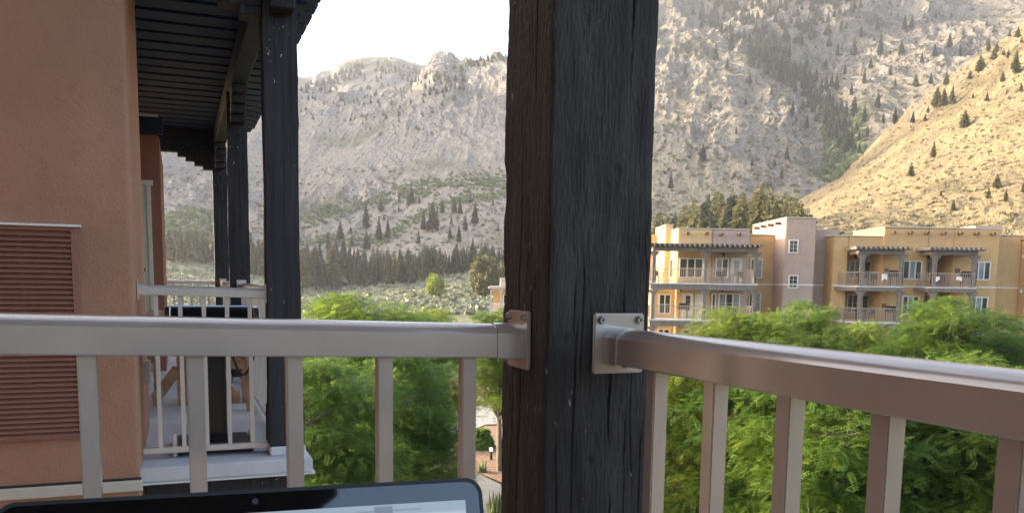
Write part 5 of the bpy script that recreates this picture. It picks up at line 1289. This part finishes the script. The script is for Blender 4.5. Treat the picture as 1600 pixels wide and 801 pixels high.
# balconies of the right wing
def bay(xl, xr2, xpost1, xpost2, ytop, Yw, xw0, xw1):
    Yf = 62.6; Xl, Xr = Xp(xl, Yf), Xp(xr2, Yf); zt = Zp(ytop, (xl + xr2) / 2, Yf)
    P1, P2 = Xp(xpost1, Yf), Xp(xpost2, Yf)
    ab_pergola(P1 - .35, P2 + .15, Yf, Yw - .02, zt)
    for k in range(3):
        z = Z4 - STO * k - .05
        poly = [(Xl, Yw + .3), (P1 - .3, Yf - .12), (Xr, Yf - .12), (Xr, Yw + .0), (Xp(1377 if xl < 1400 else 1486, Yw), Yw - .004), (Xp(1377 if xl < 1400 else 1486, Yw), RY - .004), (Xl, RY - .004)]
        m = MB(); n = len(poly); Pz = [(a, b, z - .10) for a, b in poly] + [(a, b, z) for a, b in poly]
        m.add(Pz, [tuple(range(n)), tuple(range(2 * n - 1, n - 1, -1))] + [(i, i + n, (i + 1) % n + n, (i + 1) % n) for i in range(n)]); m.build('deck', M['slab'], AB)
        m = MB(); m.beam((Xl, Yw + .28, z - .24), (P1 - .25, Yf, z - .24), .2, .27); m.beam((P1 - .24, Yf, z - .241), (Xr - .02, Yf, z - .241), .2, .27); m.beam((Xr - .1, Yf + .101, z - .242), (Xr - .1, Yw - .01, z - .242), .2, .27); m.build('deck_beam', M['greywood'], AB)
        top = zt - .321 if k == 0 else z + STO - .38
        for X in (P1, P2): wood_post(X, Yf + .1, z, top, .28)
        rail_ab([(Xl + .1, Yw + .3), (P1 - .28, Yf - .04), (Xr - .08, Yf - .04), (Xr - .08, Yw - .03)], z)
        win_px(xw0[0], 406, xw0[1], 435, RY, 2, 'pane_d', 1, k)
        if xl < 1400 or k > 0: door_px(xw1[0], 406, xw1[1], 441, RY, 'tandoor', True, k, zb=z)
        else:
            A0, A1 = Xp(1462, RY), Xp(1479, RY); m = MB(); m.box((A0, RY - .04, z), (A1, RY - .005, z + 2.05)); m.build('doorway', M['darkinside'], AB)
            m = MB(); m.box((A0 - .08, RY - .08, z), (A0 - .001, RY - .005, z + 2.05)); m.box((A1 + .001, RY - .08, z), (A1 + .08, RY - .005, z + 2.05)); m.box((A0 - .08, RY - .08, z + 2.051), (A1 + .08, RY - .005, z + 2.13)); m.build('door_frame', M['whitedoor'], AB)
        door_px(xw1[1] + 2.2, 406, xw1[1] + 11, 441, RY, 'tandoor', None, k, zb=z)
        vx = (1380, 1387) if xl < 1400 else (1490.5, 1498)
        for q in range(1):
            a0, a1 = Xp(vx[0], Yw), Xp(vx[1], Yw); zc = Zp(422.5, vx[0], Yw) - STO * k; m = MB(); m.box((a0, Yw - .05, zc - .17), (a1, Yw - .004, zc + .17)); vv = m.build('vent', M['vent'], AB)
            m = MB()
            for s in range(4): m.box((a0 + .02, Yw - .075, zc - .145 + s * .075), (a1 - .02, Yw - .051, zc - .115 + s * .075))
            m.build('slats', M['vent'], vv)['kind'] = 'stuff'
        sconce(1336 if xl < 1400 else 1450, 400, RY, k)
bay(1321, 1411, 1346, 1407.5, 390, 64.3, (1326, 1343.5), (1347.5, 1361.5))
bay(1446, 1526, 1459.5, 1521.5, 391.5, 64.3, (1444, 1453), (1462, 1476))
for k in range(3):
    win_px(1412.5, 407, 1439, 436, 64.3, 3, ('pane_d', 'pane_b', 'pane_d'), 1, k) if k else win_px(1410, 407, 1440, 436.5, 64.3, 3, ('pane_d', 'pane_b', 'pane_d'), 0, k)
    win_px(1518, 408.5, 1547, 437.5, 64.3, 3, ('pane_d', 'pane_b', 'pane_d'), 0, k)
# --- furniture and towels on the balconies
M['dkmetal'] = m_plain('dark_metal', (.045, .04, .037), .5)
def small_chair(x, Y, L_, label, dx=0):
    X = Xp(x, Y); z = Z4 - STO * L_ - .045; T = thing('balcony_chair', label, 'chair', (X, Y, z)); A = np.eye(3); o = (X, Y, z)
    for a in (-.24, .21):
        for b in (-.24, .21): m = MB(); m.box((a, b, .002), (a + .035, b + .035, .42 if b < 0 else .9), A, o); m.build('leg', M['dkmetal'], T)
    m = MB(); m.box((-.25, -.25, .421), (.25, .209, .46), A, o); m.build('seat', M['dkmetal'], T); m = MB(); m.box((-.20, .211, .5), (.20, .24, .9), A, o); m.build('backrest', M['dkmetal'], T)
def small_table(x, Y, L_, label):
    X = Xp(x, Y); z = Z4 - STO * L_ - .045; T = thing('balcony_table', label, 'table', (X, Y, z)); o = (X, Y, z); A = np.eye(3)
    m = MB(); m.cyl((X, Y, z + .70), (X, Y, z + .73), .42, n=16); m.build('tabletop', M['dkmetal'], T)
    for a, b in ((-.28, -.2), (.26, -.2), (0, .25)): m = MB(); m.box((a, b, .002), (a + .035, b + .035, .699), A, o); m.build('leg', M['dkmetal'], T)
def small_grill(x, Y, L_, label):
    X = Xp(x, Y); z = Z4 - STO * L_ - .045; T = thing('balcony_grill', label, 'grill', (X, Y, z)); m = MB(); m.cyl((X - .32, Y, z + .95), (X + .32, Y, z + .95), .22, n=12); m.build('lid', M['black'], T, smooth=True)
    m = MB(); m.box((X - .36, Y - .22, z + .70), (X + .36, Y + .22, z + .93)); m.build('firebox', M['black'], T)
    for a in (-.33, .29):
        for b in (-.2, .16): m = MB(); m.box((X + a, Y + b, z + .002), (X + a + .04, Y + b + .04, z + .699)); m.build('leg', M['dkmetal'], T)
    for s in (-1, 1): m = MB(); m.box((X + s * .37, Y - .2, z + .84), (X + s * .62, Y + .2, z + .87)); m.build('side_shelf', M['dkmetal'], T)
def towel(x0, y0, x1, y1, Y, label, crumple):
    n = 9; X0, X1 = Xp(x0, Y), Xp(x1, Y); zt, zb = Zp(y0, x0, Y), Zp(y1, x0, Y); Vt = []
    for s in (0, 1):
        for j in range(n):
            for i in range(n):
                u, v = i / (n - 1), j / (n - 1); yy = Y - .05 + .035 * math.sin(u * 11 + crumple) * v + s * .012
                Vt.append((X0 + (X1 - X0) * (u + .12 * crumple * math.sin(v * 3) * (1 - u)), yy, zt + (zb - zt) * v * (.82 + .18 * math.sin(u * 5 + crumple * 2))))
    F_ = [(s * n * n + j * n + i, s * n * n + j * n + i + 1, s * n * n + (j + 1) * n + i + 1, s * n * n + (j + 1) * n + i) for s in (0, 1) for j in range(n - 1) for i in range(n - 1)]
    m = MB(); m.add(Vt, F_); tag(m.build('towel', M['towel'], None, smooth=True), label, 'towel')
small_table(1029, 62.6, 0, 'dark little table at the left end of the yellow block top balcony'); small_chair(1024, 63.0, 0, 'dark chair at the left end of the yellow block top balcony')
small_table(1146, 62.8, 0, 'dark round table before the white door of the mauve top balcony'); small_chair(1157, 62.9, 0, 'dark chair right of the round table on the mauve top balcony'); small_chair(1124, 62.9, 0, 'dark chair before the French window of the mauve top balcony')
small_grill(1069, 62.9, 1, 'black grill on the middle balcony before the glazed white door'); small_table(1140, 62.8, 1, 'dark table on the middle balcony below the mauve wall'); small_chair(1152, 62.9, 1, 'dark chair on the middle balcony below the mauve wall')
small_table(1358, 63.4, 0, 'dark table on the top balcony left in the ochre wing'); small_chair(1367, 63.5, 0, 'dark chair beside the table on the top balcony left in the ochre wing'); small_grill(1396, 63.2, 0, 'black grill at the right end of the top left ochre balcony')
small_table(1357, 63.4, 1, 'dark table on the middle balcony left in the ochre wing'); small_chair(1367, 63.5, 1, 'dark chair on the middle balcony left in the ochre wing'); small_grill(1395, 63.2, 1, 'black grill at the right end of the middle left ochre balcony')
small_chair(1474, 63.4, 0, 'dark chair before the open dark doorway in the ochre wing'); small_grill(1509, 63.2, 0, 'black grill at the right end of the top right ochre balcony')
towel(1376, 428, 1385, 439, 62.5, 'white towel over the railing of the top left ochre balcony', .9); towel(1461, 432, 1467, 440, 62.5, 'small white towel over the railing below the open dark doorway', .2); towel(1492, 432, 1502, 439, 62.5, 'crumpled white towel over the railing beside the right black grill', 1.6)

# ---------------------------------------------------------------- small house at the edge of the sage flat
def small_house():
    Y = 105.0; X0, X1 = Xp(766, Y), Xp(812, Y); zt, zr, zb = Zp(447, 778, Y), Zp(474, 778, Y), Zp(490, 778, Y)
    T = thing('tan_house', 'small flat roofed tan house with an arched porch beside the big post', 'house', (X0, Y, 0)); mt = M['trim']
    m = MB(); m.box((X0 - .25, Y - .2, zt - .32), (X1, Y + 6, zt)); m.build('porch_roof', mt, T, .04)
    Zc = [X0, X0 + 1.25, X0 + 2.35, X0 + 3.5]
    for X in Zc:
        m = MB(); m.box((X, Y, zb - 3), (X + .22, Y + .22, zt - .321)); m.build('column', mt, T)
    for a, b in zip(Zc[:-1], Zc[1:]):
        m = MB(); a0, b0 = a + .221, b - .001; c = (a0 + b0) / 2; r = (b0 - a0) / 2; zz = zt - .321; n = 8
        top = [(a0 + (b0 - a0) * k / n, zz) for k in range(n + 1)]; arc = [(c - r * math.cos(math.pi * k / n), zz - .62 + .5 * math.sin(math.pi * k / n)) for k in range(n + 1)]
        Vt = [(x, yy, z) for yy in (Y + .02, Y + .2) for lst in (top, arc) for x, z in lst]; k1 = n + 1; Fs = []
        for k in range(n):
            Fs += [(k, k + 1, k1 + k + 1, k1 + k), (2 * k1 + k, 3 * k1 + k, 3 * k1 + k + 1, 2 * k1 + k + 1), (k1 + k, k1 + k + 1, 3 * k1 + k + 1, 3 * k1 + k), (k, 2 * k1 + k, 2 * k1 + k + 1, k + 1)]
        m.add(Vt, Fs); m.build('arch', mt, T)
    m = MB(); m.beam((X0, Y + .1, zr), (X1, Y + .1, zr), .1, .12); m.beam((X0, Y + .1, zr - .8), (X1, Y + .1, zr - .8), .1, .1); rl = m.build('railing', M['white'], T); rl['kind'] = 'stuff'
    b = MB()
    for k in range(26): x = X0 + (X1 - X0) * k / 25; b.box((x - .03, Y + .07, zr - .75), (x + .03, Y + .13, zr - .06))
    b.build('balusters', M['white'], rl)['kind'] = 'stuff'
    m = MB(); m.box((X0 + .3, Y + 2.2, 0), (X1, Y + 6, zt - .33)); m.build('wall', M['ochre'], T)
    m = MB(); m.box((Xp(781, Y), Y + .6, zt + .002), (X1, Y + 5.6, Zp(433.5, 785, Y))); m.build('upper_storey', M['trim'], T, .04)
    m = MB(); m.box((X0 - .1, Y - .1, zr - 1.1), (X1, Y + 2.1, zr - .92)); m.build('porch_floor', mt, T)
    window((X0 + 1.6, Y + 2.2, zr - .1), XA, YA, 1.0, 1.2, 2, 'pane_d', 0, .08, T)
small_house()

# ---------------------------------------------------------------- evening haze in the valley
def haze(density):
    lo, hi = np.full(3, 1e9), np.full(3, -1e9)
    bpy.context.view_layer.update()
    for o in COL.objects:
        if o.type != 'MESH': continue
        for c in o.bound_box:
            p = np.array(o.matrix_world @ Vector(c)); lo = np.minimum(lo, p); hi = np.maximum(hi, p)
    lo -= np.array([20, 20, 1]); hi += np.array([20, 20, 6])
    m = MB(); m.box(lo, hi); N = NT('haze_air'); N.t.nodes.remove(N.out); out = N.n('ShaderNodeOutputMaterial')
    v = N.n('ShaderNodeVolumePrincipled'); v.inputs['Color'].default_value = (.86, .90, .98, 1); v.inputs['Density'].default_value = density; v.inputs['Anisotropy'].default_value = .35
    N.l(v.outputs[0], out.inputs['Volume']); o = m.build('haze', N.m); tag(o, kind='stuff')
haze(.00030)
